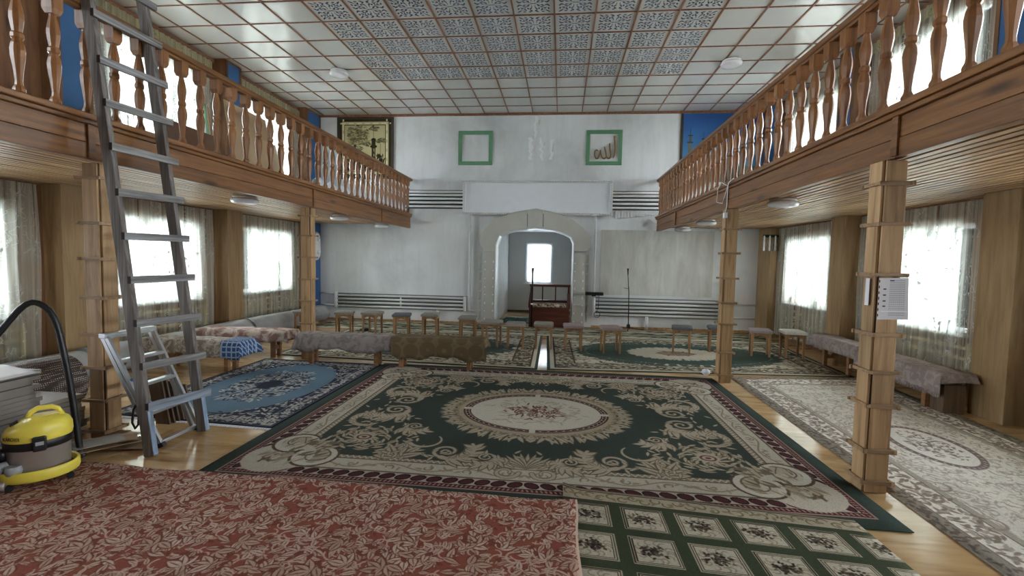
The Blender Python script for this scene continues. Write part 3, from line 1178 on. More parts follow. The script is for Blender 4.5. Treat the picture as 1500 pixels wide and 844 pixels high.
# centre oval: leafy wreath, bead ring, cream ground, bouquet
EX, EY = .90, .74
for k in range(46):
    a = pi / 2 * (k + .5) / 46
    d_ = a + RNG.uniform(-.8, .8)
    Q.leaf(EX * .93 * cos(a), EY * .93 * sin(a), d_, .19, .028, (134, 118, 90))
    Q.leaf(EX * .93 * cos(a), EY * .93 * sin(a), d_, .18, .020, LT)
Q.ell(0, 0, EX * .97, EY * .96, (174, 158, 130))
for k in range(40):
    a = pi / 2 * (k + .5) / 40
    Q.leaf(EX * .9 * cos(a), EY * .89 * sin(a), a + RNG.uniform(-1.2, 1.2), .09, .012, (142, 126, 98))
    if k % 2 == 0:
        Q.ell(EX * (.95 + .04 * (k % 4)) * cos(a), EY * (.95 + .04 * (k % 4)) * sin(a), .014, .014, (90, 74, 58))
Q.ell(0, 0, .765, .600, (74, 42, 38))
Q.ell(0, 0, .752, .588, (128, 86, 74))
for k in range(15):
    a = pi / 2 * (k + .5) / 15
    Q.ell(.724 * cos(a), .562 * sin(a), .046, .021, (190, 176, 152), a + pi / 2)
    Q.ell(.724 * cos(a), .562 * sin(a), .035, .014, (66, 30, 32), a + pi / 2)
Q.ell(0, 0, .700, .540, (74, 42, 38))
Q.ell(0, 0, .688, .528, (204, 196, 178))
Q.fill((Q.X < .03) & (np.abs(Q.Y - .565) < .04), (204, 196, 178))
Q.fill((Q.Y < .03) & (np.abs(Q.X - .727) < .045), (204, 196, 178))
C2 = Cv.of(Q, HX, HY)
for k in range(120):
    a, r = RNG.uniform(0, 6.3), sqrt(RNG.random())
    C2.leaf(.52 * r * cos(a), .40 * r * sin(a), RNG.uniform(0, 6.3), .10, .012, (176, 166, 144))
for k in range(110):
    a, r = RNG.uniform(0, 6.3), RNG.random() ** .8 * .30
    C2.leaf(r * 1.1 * cos(a), r * .72 * sin(a), RNG.uniform(0, 6.3), .085, .010, RNG.choice([(112, 58, 54), (128, 76, 64), (92, 78, 60), (150, 130, 106), (104, 50, 48)]))
for x, y in ((-.07, .02), (.10, -.04), (.02, .10), (-.17, -.06), (.21, .05), (-.04, -.12)):
    C2.flower(x, y, .055, (116, 54, 52), (200, 176, 156), 7)
    C2.arc(x, y, .034, 0, 6.3, .003, .003, (196, 172, 150))
C2.noise(.16, 3, .12)
rug('green_carpet', C2.im, ((-2.61, 3.02), (2.155, 3.00), (2.125, 6.77), (-2.60, 6.815)), .010,
    'big dark green carpet with a cream oval medallion in the middle of the hall', nu=40, nv=30, wave=.001, thick=.006)

# --- red flowered carpet, a repeat that tiles
R = Cv(0, 1.3, 0, 1.3, .0045, (150, 74, 60))
gq = np.random.RandomState(5)
sp = np.zeros((R.ny, R.nx))
for k in range(5):
    fx, fy, p_, q_ = gq.randint(1, 4), gq.randint(1, 4), gq.rand() * 6, gq.rand() * 6
    sp += np.sin(2 * pi * fx * R.X / 1.3 + p_) * np.sin(2 * pi * fy * R.Y / 1.3 + q_)
R.im = R.im * (1 - .5 * np.clip(sp - .3, 0, 1)[..., None]) + np.array([148, 84, 48]) / 255 * .5 * np.clip(sp - .3, 0, 1)[..., None]
R.im = R.im.astype(np.float32)


def wrap(fn, x, y, *a):
    for ox in (-1.3, 0, 1.3):
        for oy in (-1.3, 0, 1.3):
            if -.2 < x + ox < 1.5 and -.2 < y + oy < 1.5:
                fn(x + ox, y + oy, *a)


PKS = [(196, 164, 144), (188, 152, 130), (202, 174, 154), (180, 144, 122)]
RDK = (112, 50, 42)


def lily(X_, Y_, r, a0, c):
    for k in range(3):
        a = a0 + .75 * k - .75
        R.leaf(X_, Y_, a, r * 1.06, r * .30, RDK)
        R.leaf(X_, Y_, a, r, r * .235, c)
        R.leaf(X_ + .1 * r * cos(a), Y_ + .1 * r * sin(a), a, r * .8, r * .028, RDK)


def frond(X_, Y_, L, a, c):
    R.leaf(X_, Y_, a, L * 1.04, L * .24, RDK)
    R.leaf(X_, Y_, a, L, L * .18, c)
    R.leaf(X_, Y_, a, L * .85, L * .025, RDK)


for k in range(760):
    wrap(frond, RNG.random() * 1.3, RNG.random() * 1.3, RNG.uniform(.045, .115), RNG.uniform(0, 6.3), RNG.choice(PKS))
for k in range(260):
    a, r, b_ = RNG.uniform(0, 6.3), RNG.uniform(.025, .06), RNG.uniform(1.6, 3.4)
    wrap(lambda X_, Y_: R.arc(X_, Y_, r, a, a + b_, .005, .003, (196, 160, 144)), RNG.random() * 1.3, RNG.random() * 1.3)
for k in range(90):
    wrap(lily, RNG.random() * 1.3, RNG.random() * 1.3, RNG.uniform(.075, .115), RNG.uniform(0, 6.3), RNG.choice(PKS))
for k in range(200):
    wrap(frond, RNG.random() * 1.3, RNG.random() * 1.3, RNG.uniform(.03, .06), RNG.uniform(0, 6.3), (138, 68, 54))
R.noise(.16, 8)
# laid out over the strip that is on the floor
rx0, rx1, ry0, ry1 = -4.06, .14, -.8, 3.12
Wn, Hn = int((rx1 - rx0) / .0045), int((ry1 - ry0) / .0045)
ii = ((np.arange(Wn)) % R.nx)
jj = ((np.arange(Hn)) % R.ny)
red = R.im[jj][:, ii].copy()
red[:, -3:] = np.array([186, 158, 140]) / 255.
rug('red_carpet', red, ((rx0, ry0), (rx1, ry0), (rx1, 3.07), (rx0, 3.16)), .0075,
    'red carpet strewn with pale pink leaves in front of the vacuum cleaner', dim=1.0, nu=70, nv=60, wave=.0012, thick=.005,
    zf=lambda x, y, u, v: max(.0165 * min(1, max(0, (x + .06) / .08)), .0095 * min(1, max(0, (y - 2.92) / .08)) * (x > -2.68)),
    edge=lambda x, y, u, v: (x + (.006 * sin(y * 9)), y + (v > .97) * (.012 * sin(x * 3.1) + .006 * sin(x * 9))))

# --- green runner with square flower panels
U = Cv(0, 1.84, 0, 2.35, .0045, (66, 76, 52))
U.fill(U.Y > 2.19, (178, 164, 136))
U.fill((U.Y > 2.19) & (U.Y < 2.20), (84, 70, 56))
U.fill((U.Y > 2.335), (120, 104, 84))
U.fill((U.Y > 2.315) & (U.Y < 2.325), (96, 80, 62))
for k in range(26):
    x = .04 + k * .072
    U.arc(x, 2.26 + .015 * (-1) ** k, .03, .3 * k, .3 * k + 4.2, .006, .004, (122, 108, 78))
    U.leaf(x, 2.26, k * 1.3, .06, .012, (146, 128, 98))
for i in range(6):
    for j in range(7):
        cx, cy = .165 + i * .335, 2.02 - j * .335
        for h, c in ((.132, (176, 164, 138)), (.125, (56, 50, 40)), (.119, (186, 172, 146)), (.111, (64, 54, 42)), (.106, (192, 182, 160))):
            U.fill((np.abs(U.X - cx) < h) & (np.abs(U.Y - cy) < h), c)
        for k in range(14):
            a = k * 2.4
            U.arc(cx + .085 * cos(a), cy + .085 * sin(a), .02, a, a + 3.5, .003, .003, (150, 138, 112))
        for k in range(64):
            a, r = RNG.uniform(0, 6.3), .066 * RNG.random() ** .8
            U.leaf(cx + r * 1.15 * cos(a) - .01, cy + r * .85 * sin(a), RNG.uniform(0, 6.3), .026, .0075, [(52, 44, 38), (72, 60, 48), (110, 96, 74)][k % 3])
U.noise(.16, 4, .1)
rug('green_runner', U.im, ((.06, .95), (1.955, .95), (1.86, 3.08), (.05, 3.27)), .013,
    'green carpet with rows of cream flowered squares overlapping the big carpet', dim=.92, nu=30, nv=30, wave=.001, thick=.004,
    zf=lambda x, y, u, v: .004 + .03 * max(0, .06 - u) / .06 * max(0, v - .93) / .07)

# --- pale carpet along the right wall
BG = (226, 220, 206)
HX2, HY2 = 1.0, 2.45
P_ = Cv(0, HX2, 0, HY2, .006, BG)
D = np.minimum(HX2 - P_.X, HY2 - P_.Y)
BRN = (136, 118, 108)
for k in range(1100):
    x, y = RNG.random() * HX2, RNG.random() * HY2
    P_.leaf(x, y, RNG.uniform(0, 6.3), .07, .008, RNG.choice([(190, 178, 164), (200, 190, 176), (178, 162, 152)]))
for k in range(160):
    x, y, a = RNG.random() * HX2, RNG.random() * HY2, RNG.uniform(0, 6.3)
    P_.arc(x, y, .045, a, a + 3.6, .005, .003, (182, 166, 154))
P_.fill(D < .42, (176, 168, 150))
P_.fill(D < .36, BG)
P_.fill((D < .365) & (D > .352), BRN)
for k in range(420):
    t = RNG.random()
    if k % 4 == 0:
        x, y = RNG.random() * HX2, HY2 - RNG.uniform(.13, .34)
    else:
        x, y = HX2 - RNG.uniform(.13, .34), RNG.random() * HY2
    if min(HX2 - x, HY2 - y) > .12:
        P_.leaf(x, y, RNG.uniform(0, 6.3), .08, .014, RNG.choice([(150, 132, 122), (176, 162, 148), (140, 126, 108)]))
P_.fill((D < .125) & (D > .112), BRN)
P_.fill(D < .112, (150, 140, 124))
for k in range(240):
    if k % 4 == 0:
        x, y = RNG.random() * HX2, HY2 - RNG.uniform(.01, .1)
    else:
        x, y = HX2 - RNG.uniform(.01, .1), RNG.random() * HY2
    P_.leaf(x, y, RNG.uniform(0, 6.3), .05, .01, (112, 100, 90))
for x, y in ((.58, 2.0), (.2, 2.05), (.6, 1.3), (.55, .8)):
    P_.arc(x, y, .12, 0, 4.5, .014, .006, (164, 148, 136), .04)
P2 = Cv.of(P_, HX2, HY2)
P2.ell(0, 0, .31, .50, (132, 112, 108))
for k in range(40):
    a = 2 * pi * k / 40
    P2.ell(.285 * cos(a), .475 * sin(a), .014, .01, (190, 176, 164), a)
P2.ell(0, 0, .255, .44, (228, 222, 210))
for k in range(150):
    a, r = RNG.uniform(0, 6.3), RNG.random() ** .7
    P2.leaf(.19 * r * cos(a), .34 * r * sin(a), RNG.uniform(0, 6.3), .05, .009, RNG.choice([(150, 130, 124), (124, 106, 100), (168, 152, 140)]))
P2.noise(.14, 6, .08)
rug('pale_carpet', P2.im, ((2.335, 2.05), (4.22, 2.05), (4.40, 7.20), (2.405, 6.88)), .009,
    'long cream carpet with a small oval ring running beside the right wall', dim=1.0, nu=24, nv=50)


# --- blue carpet
HX3, HY3 = 1.0, 1.36
b3 = Cv(0, HX3, 0, HY3, .006, (92, 122, 146))
D = np.minimum(HX3 - b3.X, HY3 - b3.Y)
NVY, CW = (48, 54, 72), (196, 190, 178)
b3.fill(((b3.X / .74) ** 2 + (b3.Y / 1.12) ** 2) > 1, NVY)
b3.fill(((b3.X / .70) ** 2 + (b3.Y / 1.08) ** 2) < 1, (94, 126, 150))
b3.ell(0, 0, .40, .62, (58, 72, 94))
for k in range(240):
    a, r = RNG.uniform(0, 1.57), .18 + .30 * RNG.random()
    b3.leaf(r * .95 * cos(a), r * 1.5 * sin(a), RNG.uniform(0, 6.3), .085, .014, RNG.choice([CW, (170, 166, 160), NVY, (120, 140, 156)]))
b3.ell(0, 0, .13, .20, (44, 48, 60))
for k in range(420):
    x, y = RNG.random() * HX3, RNG.random() * HY3
    if (x / .72) ** 2 + (y / 1.1) ** 2 > 1:
        b3.leaf(x, y, RNG.uniform(0, 6.3), .08, .013, RNG.choice([CW, (172, 168, 162), (140, 142, 146), NVY]))
b3.fill((D < .27) & (D > .255), (40, 44, 58))
b3.fill((D < .24) & (D > .23), (176, 172, 164))
b3.fill((D < .23) & (D > .06), (62, 64, 82))
for k in range(260):
    if k % 2:
        x, y = HX3 - RNG.uniform(.07, .22), RNG.random() * HY3
    else:
        x, y = RNG.random() * HX3, HY3 - RNG.uniform(.07, .22)
    b3.leaf(x, y, RNG.uniform(0, 6.3), .075, .013, RNG.choice([CW, (186, 180, 172), (150, 148, 154)]))
for k in range(40):
    x, y = (HX3 - .145, k * .13) if k % 2 else (k * .13, HY3 - .145)
    b3.flower(x, y, .045, CW, (80, 84, 104), 6)
b3.fill(D < .06, (44, 50, 64))
b3.fill((D < .045) & (D > .035), (120, 122, 132))
bm = Cv.of(b3, HX3, HY3)
bm.noise(.16, 2, .1)
blue = rug('blue_carpet', bm.im, ((-4.43, 4.14), (-2.612, 4.03), (-2.612, 6.74), (-4.50, 6.79)), .006,
           'blue and navy flowered carpet tucked under the left edge of the green one', wave=.001)
fr = MB()
for k in range(180):
    u = k / 179
    x, y = -4.43 + 1.81 * u, 4.14 - .11 * u
    fr.beam((x, y, .004), (x + RNG.uniform(-.01, .01), y - .045, .002), .005, .003)
fo = obj('fringe', fr, TULLE, blue, kind='stuff')


# --- two far carpets in front of the back wall
def far_carpet(seed):
    r = random.Random(seed)
    hx, hy = 2.15, 1.40
    c = Cv(0, hx, 0, hy, .009, (196, 188, 168))
    D = np.minimum(hx - c.X, hy - c.Y)
    for k in range(420):
        c.leaf(r.random() * hx, r.random() * hy, r.uniform(0, 6.3), .13, .022, r.choice([(156, 146, 122), (126, 122, 100), (170, 158, 136), (104, 92, 76)]))
    c.ell(0, 0, 1.62, .93, (196, 188, 168))
    for k in range(60):
        a = pi / 2 * k / 60
        c.leaf(1.5 * cos(a), .86 * sin(a), a + r.uniform(-.9, .9), .22, .04, (74, 90, 80))
    c.ell(0, 0, 1.50, .86, (70, 88, 78))
    for k in range(40):
        a = pi / 2 * k / 40
        c.leaf(.66 * cos(a), .42 * sin(a), a + r.uniform(-.9, .9), .16, .03, (190, 182, 160))
    c.ell(0, 0, .68, .43, (194, 186, 164))
    c.ell(0, 0, .30, .20, (150, 126, 104))
    for k in range(40):
        a, q = r.uniform(0, 6.3), r.random()
        c.leaf(.36 * q * cos(a), .24 * q * sin(a), r.uniform(0, 6.3), .12, .022, r.choice([(112, 84, 70), (150, 130, 104)]))
    c.fill(D < .40, (166, 156, 132))
    for k in range(520):
        if k % 2:
            x, y = hx - r.uniform(.14, .40), r.random() * hy
        else:
            x, y = r.random() * hx, hy - r.uniform(.14, .40)
        if min(hx - x, hy - y) > .12:
            c.leaf(x, y, r.uniform(0, 6.3), .10, .02, r.choice([(120, 110, 86), (92, 84, 66), (70, 66, 52), (190, 180, 156)]))
    c.fill((D < .43) & (D > .40), (88, 74, 58))
    c.fill((D < .135) & (D > .11), (76, 64, 52))
    c.fill(D < .11, (188, 180, 158))
    c.fill(D < .045, (66, 76, 64))
    f = Cv.of(c, hx, hy)
    f.noise(.16, seed, .1)
    return f.im


rug('far_carpet', far_carpet(11), ((-.17, 6.87), (4.25, 7.22), (4.36, 9.95), (-.27, 10.0)), .008,
    'cream and green oval carpet under the stools on the right half', dim=1.0, nu=20, nv=20)
rug('far_carpet', far_carpet(12), ((-4.55, 7.10), (-.31, 6.86), (-.36, 10.0), (-4.62, 10.02)), .008,
    'cream and green oval carpet behind the covered benches on the left half', dim=1.0, nu=20, nv=20)
# striped prayer carpet along the back wall
T = Cv(0, 10.4, 0, 1.35, .012, (84, 90, 70))
for y, h, c in ((.03, .03, (190, 182, 158)), (.12, .05, (196, 188, 166)), (.32, .03, (190, 182, 160)), (.42, .012, (60, 60, 48)), (.50, .03, (196, 188, 166)), (.88, .03, (196, 188, 166)), (.98, .04, (190, 182, 160)), (1.2, .03, (190, 182, 160)), (1.3, .03, (170, 160, 136))):
    T.fill(np.abs(T.Y - y) < h, c)
for k in range(900):
    T.leaf(RNG.random() * 10.4, RNG.choice([RNG.uniform(.55, .85), RNG.uniform(1.03, 1.16), RNG.uniform(.19, .28)]), RNG.uniform(-.5, .5), .26, .035, RNG.choice([(176, 166, 140), (140, 132, 106), (58, 66, 52), (50, 56, 46)]))
T.noise(.16, 9)
rug('striped_prayer_carpet', T.im, ((-5.55, 10.06), (4.42, 10.02), (4.45, 11.22), (-5.55, 11.42)), .007,
    'long striped prayer carpet along the foot of the back wall', dim=1.05, nu=40, nv=8)
N = Cv(0, .8, 0, 1.2, .01, (40, 96, 96))
for k in range(60):
    N.leaf(RNG.random() * .8, RNG.random() * 1.2, RNG.uniform(0, 6), .12, .03, RNG.choice([(30, 70, 74), (70, 130, 124), (150, 150, 130)]))
rug('teal_rug', N.im, ((-1.56, 11.90), (-.76, 11.90), (-.80, 13.0), (-1.48, 13.05)), .008, 'small teal prayer rug on the floor inside the arch', nu=6, nv=6)


# ------------------------------------------------------------------ the arch of plasterboard in front of the niche
arch = thing('plasterboard_arch', 'grey plasterboard arch around the niche in the back wall', 'arch', (-.65, YB - .03, 0))
AO = [(-1.849, 1.79), (-1.965, 1.934), (-1.989, 2.099), (-1.929, 2.265), (-1.77, 2.45), (-1.558, 2.599), (-1.146, 2.746), (-0.633, 2.833), (-0.081, 2.716), (0.247, 2.578), (0.494, 2.379), (0.681, 2.16), (0.687, 1.958), (0.57, 1.834)]
AI = [(-1.60, 1.80), (-1.60, 1.96), (-1.515, 2.19), (-1.34, 2.27), (-1.141, 2.325), (-0.646, 2.385), (-0.193, 2.335), (0.06, 2.255), (0.215, 2.175), (0.285, 2.02), (0.285, 1.80)]


def at_x(poly, x):
    for (xa, za), (xb, zb) in zip(poly, poly[1:]):
        if xa <= x <= xb:
            return za + (zb - za) * (x - xa) / (xb - xa)


J1, J2 = -.84, -.46
seg_l = [(-1.60, 1.79)] + AI[1:5] + [(J1 - .007, at_x(AI[4:7], J1))] + [(J1 - .007, at_x(AO[5:9], J1))] + AO[0:7][::-1]
seg_m = [(J1 + .007, at_x(AI[4:7], J1)), (-.646, 2.385), (J2 - .007, at_x(AI[4:7], J2)), (J2 - .007, at_x(AO[6:9], J2)), (-.633, 2.833), (J1 + .007, at_x(AO[6:9], J1))]
seg_r = [(J2 + .007, at_x(AI[4:7], J2))] + AI[6:10] + [(0.285, 1.834)] + AO[8:][::-1] + [(J2 + .007, at_x(AO[6:9], J2))]
for sg in (seg_l, seg_m, seg_r):
    obj('arch_board', MB().prism_xz(sg, YB - .205, YB - .14), GREY_DW, arch)
    obj('arch_stud', MB().prism_xz([(x, min(z, 2.675)) for x, z in sg], YB - .14, YB - .002), GREY_DW, arch)
obj('joint_backing', B(-1.0, -.3, YB - .139, YB - .136, 2.40, 2.72), DARK, arch)
for x0, x1, zt in ((-1.885, -1.60, 1.785), (0.285, 0.565, 1.79)):
    for z0, z1 in ((0.0, .79), (.796, zt)):
        obj('pier_board', B(x0, x1, YB - .19, YB - .002, z0, z1), GREY_DW, arch)
m = MB()
for x0, x1 in ((-1.885, -1.60), (0.285, .565)):
    for q in (x0 + .04, x1 - .045):
        for k in range(8):
            m.lathe([(.012, 0), (.008, .003)], 8, (0, 0, 0)) if False else m.box(q - .013, q + .013, YB - .1925, YB - .19, .115 + k * .2 + RNG.uniform(-.03, .03), .14 + k * .2 + RNG.uniform(-.0, .03))
obj('filler_spot', m, SPOT, arch, kind='stuff')
# white rounded lining of the opening
lin = MB()
rim = [(-1.60, 0.0)] + AI + [(0.285, 0.0)]
rin = [(-1.573, 0.0)] + [(x, z) for x, z in ARCH] + [(0.263, 0.0)]
b = 0
for (xa, za), (xb, zb) in zip(rim, rim[1:]):
    for y0 in (YB - .07,):
        q = len(lin.v)
        def inn(x, z):
            d = Vector((-.66 - x, 0, 1.3 - z)).normalized()
            return (x + d.x * .03, z + d.z * .03)
        (ia, ja), (ib, jb) = inn(xa, za), inn(xb, zb)
        lin.v += [(xa, YB - .208, za), (xb, YB - .208, zb), (ib, YB - .18, jb), (ia, YB - .18, ja), (ib, YB + .25, jb), (ia, YB + .25, ja)]
        lin.face([q, q + 1, q + 2, q + 3])
        lin.face([q + 3, q + 2, q + 4, q + 5])
obj('arch_lining', lin, WHITE, arch)
m = MB()
for x, w in ((-1.99, .03), (.60, .05), (.64, .03)):
    for k in range(7):
        z = .1 + k * .24
        ww = w * RNG.uniform(.4, 1.2)
        m.prism_xz([(x - ww, z), (x + ww * .6, z + .02), (x + ww, z + .2), (x - ww * .5, z + .23)], YB - .01, YB + .01)
obj('raw_plaster_edge', m, PATCH, wall_back)

# niche window with its blind
w = bpy.data.objects.new('window_30', None)
COL.objects.link(w)
w.location = (-.683, 14.5, .887)
w['kind'] = 'structure'
m = MB()
m.box(-1.083, -.283, 14.56, 14.62, .887, .95).box(-1.083, -.283, 14.56, 14.62, 2.06, 2.12).box(-1.083, -1.02, 14.56, 14.62, .95, 2.06).box(-.346, -.283, 14.56, 14.62, .95, 2.06)
obj('window_frame', m, WHITE, w)
obj('pane', B(-1.02, -.346, 14.585, 14.59, .95, 2.06), GLASS, w)
obj('window_sill', B(-1.14, -.226, 14.42, 14.56, .86, .887), WHITE, w)
obj('roller_blind', B(-1.075, -.291, 14.515, 14.518, .95, 2.10), BLIND, w)

# ------------------------------------------------------------------ white board above the arch
bd = thing('white_signboard', 'blank white board in a beaded frame above the arch', 'board', (-.64, YB - .05, 2.684))
X0, X1, Z0, Z1 = -2.44, 1.165, 2.69, 3.52
obj('panel', B(X0 + .07, X1 - .07, YB - .085, YB - .07, Z0 + .06, Z1 - .06), M_plain('pale_blue_white_board', S(232, 236, 243), .5, var=.02), bd)
for a in ((X0, X1, Z0, Z0 + .06), (X0, X1, Z1 - .06, Z1), (X0, X0 + .07, Z0 + .06, Z1 - .06), (X1 - .07, X1, Z0 + .06, Z1 - .06)):
    obj('frame_strip', B(a[0], a[1], YB - .125, YB - .07, a[2], a[3]), WHITE, bd, bevel=.008)
m = MB()
n = 60
for k in range(n):
    x = X0 + .03 + (X1 - X0 - .06) * k / (n - 1)
    for z in (Z0 + .03, Z1 - .03):
        m.lathe([(.004, 0), (.022, .006), (.022, .022), (.004, .028)], 6, (x, YB - .128, z - .014))
for k in range(14):
    z = Z0 + .06 + (Z1 - Z0 - .12) * k / 13
    for x in (X0 + .035, X1 - .035):
        m.lathe([(.004, 0), (.022, .006), (.022, .022), (.004, .028)], 6, (x, YB - .128, z - .014))
obj('bead', m, PIPE, bd, kind='stuff')

# ------------------------------------------------------------------ green frames
def green_frame(x0, x1, z0, z1, label):
    t = thing('square_wall_picture', label, 'frame', ((x0 + x1) / 2, YB - .02, z0), group='green square frames high on the back wall')
    w = .088
    for a in ((x0, x1, z0, z0 + w), (x0, x1, z1 - w, z1), (x0, x0 + w, z0 + w, z1 - w), (x1 - w, x1, z0 + w, z1 - w)):
        obj('frame_side', B(a[0], a[1], YB - .03, YB - .001, a[2], a[3]), GREEN, t, bevel=.006)
    return t


green_frame(-2.584, -1.743, 3.894, 4.715, 'empty green square frame high on the back wall')
gf = green_frame(0.512, 1.356, 3.891, 4.711, 'green square frame around gold lettering high on the back wall')


def lettering(pts, ws):
    """a raised brush stroke of changing width on the wall"""
    m = MB()
    P = []
    for i in range(len(pts) - 1):
        for k in range(5):
            t = k / 5
            p0 = pts[max(0, i - 1)]
            p1, p2 = pts[i], pts[i + 1]
            p3 = pts[min(len(pts) - 1, i + 2)]
            f = lambda a, b_, c, d: .5 * (2 * b_ + (c - a) * t + (2 * a - 5 * b_ + 4 * c - d) * t * t + (3 * b_ - a - 3 * c + d) * t ** 3)
            P.append(((f(p0[0], p1[0], p2[0], p3[0]), f(p0[1], p1[1], p2[1], p3[1])), ws[i] + (ws[i + 1] - ws[i]) * t))
    P.append((pts[-1], ws[-1]))
    m.tube([(p[0], YB - .016, p[1]) for p, _ in P], [w for _, w in P], 8)
    obj('gold_stroke', m, GOLD, gf)


lettering([(1.150, 4.05), (1.180, 4.12), (1.192, 4.25), (1.182, 4.45), (1.170, 4.565), (1.200, 4.53)], [.008, .018, .024, .022, .016, .006])
lettering([(1.065, 4.40), (1.078, 4.27), (1.095, 4.15), (1.085, 4.07), (1.045, 4.045), (1.0, 4.085), (.985, 4.15), (.965, 4.24), (.943, 4.32)], [.018, .022, .02, .018, .018, .016, .02, .02, .014])
lettering([(.992, 4.08), (.945, 4.045), (.895, 4.075), (.866, 4.15), (.852, 4.245), (.835, 4.15), (.80, 4.06), (.765, 4.045), (.735, 4.08), (.716, 4.15), (.728, 4.225), (.765, 4.25), (.80, 4.22)],
          [.016, .018, .017, .016, .012, .015, .017, .018, .018, .017, .015, .013, .008])

# ------------------------------------------------------------------ pictures
A = Cv(0, 1.45, 0, 1.46, .006, (58, 50, 34))
A.fill((A.X > .07) & (A.X < 1.38) & (A.Y > .07) & (A.Y < 1.39), (192, 184, 146))
for k in range(12):
    A.fill((np.abs(A.X - .1 - k * .23) < .075) & ((A.Y > 1.33) & (A.Y < 1.37)), (222, 212, 172))
    A.fill((np.abs(A.Y - .1 - k * .23) < .075) & (((A.X > 1.31) & (A.X < 1.35)) | ((A.X > .09) & (A.X < .13))), (222, 212, 172))
A.fill((A.X > .135) & (A.X < 1.30) & (A.Y > .13) & (A.Y < 1.32), (54, 46, 32))
A.fill((A.X > .15) & (A.X < 1.285) & (A.Y > .145) & (A.Y < 1.305), (190, 182, 140))
for k in range(420):
    x, y = RNG.gauss(.42, .20), RNG.gauss(1.02, .16)
    if .2 < x < .78 and y < 1.28:
        A.leaf(x, y, RNG.uniform(-.6, .6), .10, .016, RNG.choice([(140, 132, 100), (110, 106, 78), (168, 158, 118), (90, 88, 62)]))
for x, y, n in ((.93, 1.22, 60), (1.12, .92, 40), (.72, .85, 40)):
    for k in range(n):
        A.leaf(x + RNG.gauss(0, .07), y + RNG.gauss(0, .03), RNG.uniform(-.5, .5), .09, .014, RNG.choice([(110, 108, 78), (150, 142, 104), (86, 84, 60)]))
A.stroke([(.42, .2), (.44, .8)], .025, .012, (74, 62, 42))
for x, zt, w in ((.96, 1.27, .055), (1.15, .84, .034)):
    A.stroke([(x, zt), (x, zt - .30)], .004, w * .8, (30, 26, 20))
    A.ell(x, zt - .33, w * 1.2, .04, (36, 30, 22))
    A.ell(x, zt - .50, w * 1.7, .045, (34, 28, 22))
    A.fill((np.abs(A.X - x) < w) & (A.Y < zt - .32) & (A.Y > .15), (52, 46, 34))
    A.fill((np.abs(A.X - x - .012) < w * .3) & (A.Y < zt - .55) & (A.Y > .15), (150, 140, 100))
for k in range(260):
    A.leaf(RNG.uniform(.2, 1.25), .15 + abs(RNG.gauss(0, .16)), RNG.uniform(0, 3), .10, .02, RNG.choice([(60, 54, 38), (84, 76, 50), (44, 38, 28)]))
A.noise(.1, 1)
PF = [(-5.675, -4.225, 3.55, 5.06)]


def flat_uv(me, x0, x1, z0, z1):
    uv = me.uv_layers.new(name='UVMap')
    for lp in me.loops:
        v = me.vertices[lp.vertex_index].co
        uv.data[lp.index].uv = ((v.x - x0) / (x1 - x0), (v.z - z0) / (z1 - z0))


pic = thing('landscape_hanging', 'sepia wall hanging with dark spires and trees above the left balcony', 'picture', (-4.95, YB - .03, 3.6))
me = B(-5.62, -4.28, YB - .03, YB - .004, 3.60, 5.02).mesh('canvas', M_woven('sepia_landscape', A.im, 0.8, 0.2))
flat_uv(me, -5.62, -4.28, 3.60, 5.02)
o = inst('canvas', me, (0, 0, 0), None)
o.parent = pic
o.location = -Vector(pic.location)
for a in ((-5.675, -4.225, 5.02, 5.065), (-5.675, -4.225, 3.55, 3.60), (-5.675, -5.62, 3.60, 5.02), (-4.28, -4.225, 3.60, 5.02)):
    obj('frame_side', B(a[0], a[1], YB - .045, YB - .001, a[2], a[3]), M_plain('dark_frame', S(56, 46, 34), .5) if a[2] > 5.01 else bpy.data.materials['dark_frame'], pic)

Mu = Cv(0, 1.8, 0, 1.6, .006, (46, 96, 160))
t_ = np.clip((1.5 - Mu.Y) / 1.1, 0, 1)[..., None]
Mu.im = (np.array((52, 92, 160)) / 255. * (1 - t_) + np.array((88, 146, 190)) / 255. * t_).astype(np.float32)
for x, zt, sc_ in ((.17, 1.27, 1.0), (.47, 1.15, .8), (.86, 1.18, .85), (1.25, 1.26, 1.0)):
    q = .035 * sc_
    Mu.stroke([(x, zt), (x, zt - .16 * sc_)], .004, q * .7, (30, 52, 66))
    Mu.fill((np.abs(Mu.X - x) < q * 1.5) & (np.abs(Mu.Y - zt + .18 * sc_) < .012), (40, 54, 60))
    Mu.fill((np.abs(Mu.X - x) < q * .8) & (Mu.Y < zt - .19 * sc_), (92, 92, 84))
    Mu.fill((np.abs(Mu.X - x) < q * 1.9) & (np.abs(Mu.Y - zt + .34 * sc_) < .018), (52, 62, 64))
    Mu.fill((np.abs(Mu.X - x) < q * 1.2) & (Mu.Y < zt - .36 * sc_), (112, 112, 100))
Mu.fill((Mu.Y < .38), (120, 118, 104))
Mu.ell(.68, .40, .20, .20, (70, 110, 116))
Mu.noise(.08, 5, .1)
mur = thing('blue_mural', 'blue picture of towers against the sky above the right balcony', 'picture', (3.4, YB - .02, 3.5))
me = B(2.74, 4.52, YB - .02, YB - .003, 3.50, 5.07).mesh('canvas', M_woven('blue_tower_picture', Mu.im, 0.7, 0))
flat_uv(me, 2.74, 4.52, 3.5, 5.07)
o = inst('canvas', me, (0, 0, 0), None)
o.parent = mur
o.location = -Vector(mur.location)
obj('edge_strip', B(2.685, 2.74, YB - .03, YB - .001, 3.5, 5.07), bpy.data.materials['dark_frame'], mur)

# ------------------------------------------------------------------ pipe registers on the back wall
PIPE_SHADE = M_plain('pipe_shade_grey', S(120, 122, 122), .9, var=.1)  # greys that paint in the shadow behind the pipes
PIPE_SHADE_D = M_plain('pipe_shade_dark', S(64, 64, 66), .9, var=.1)


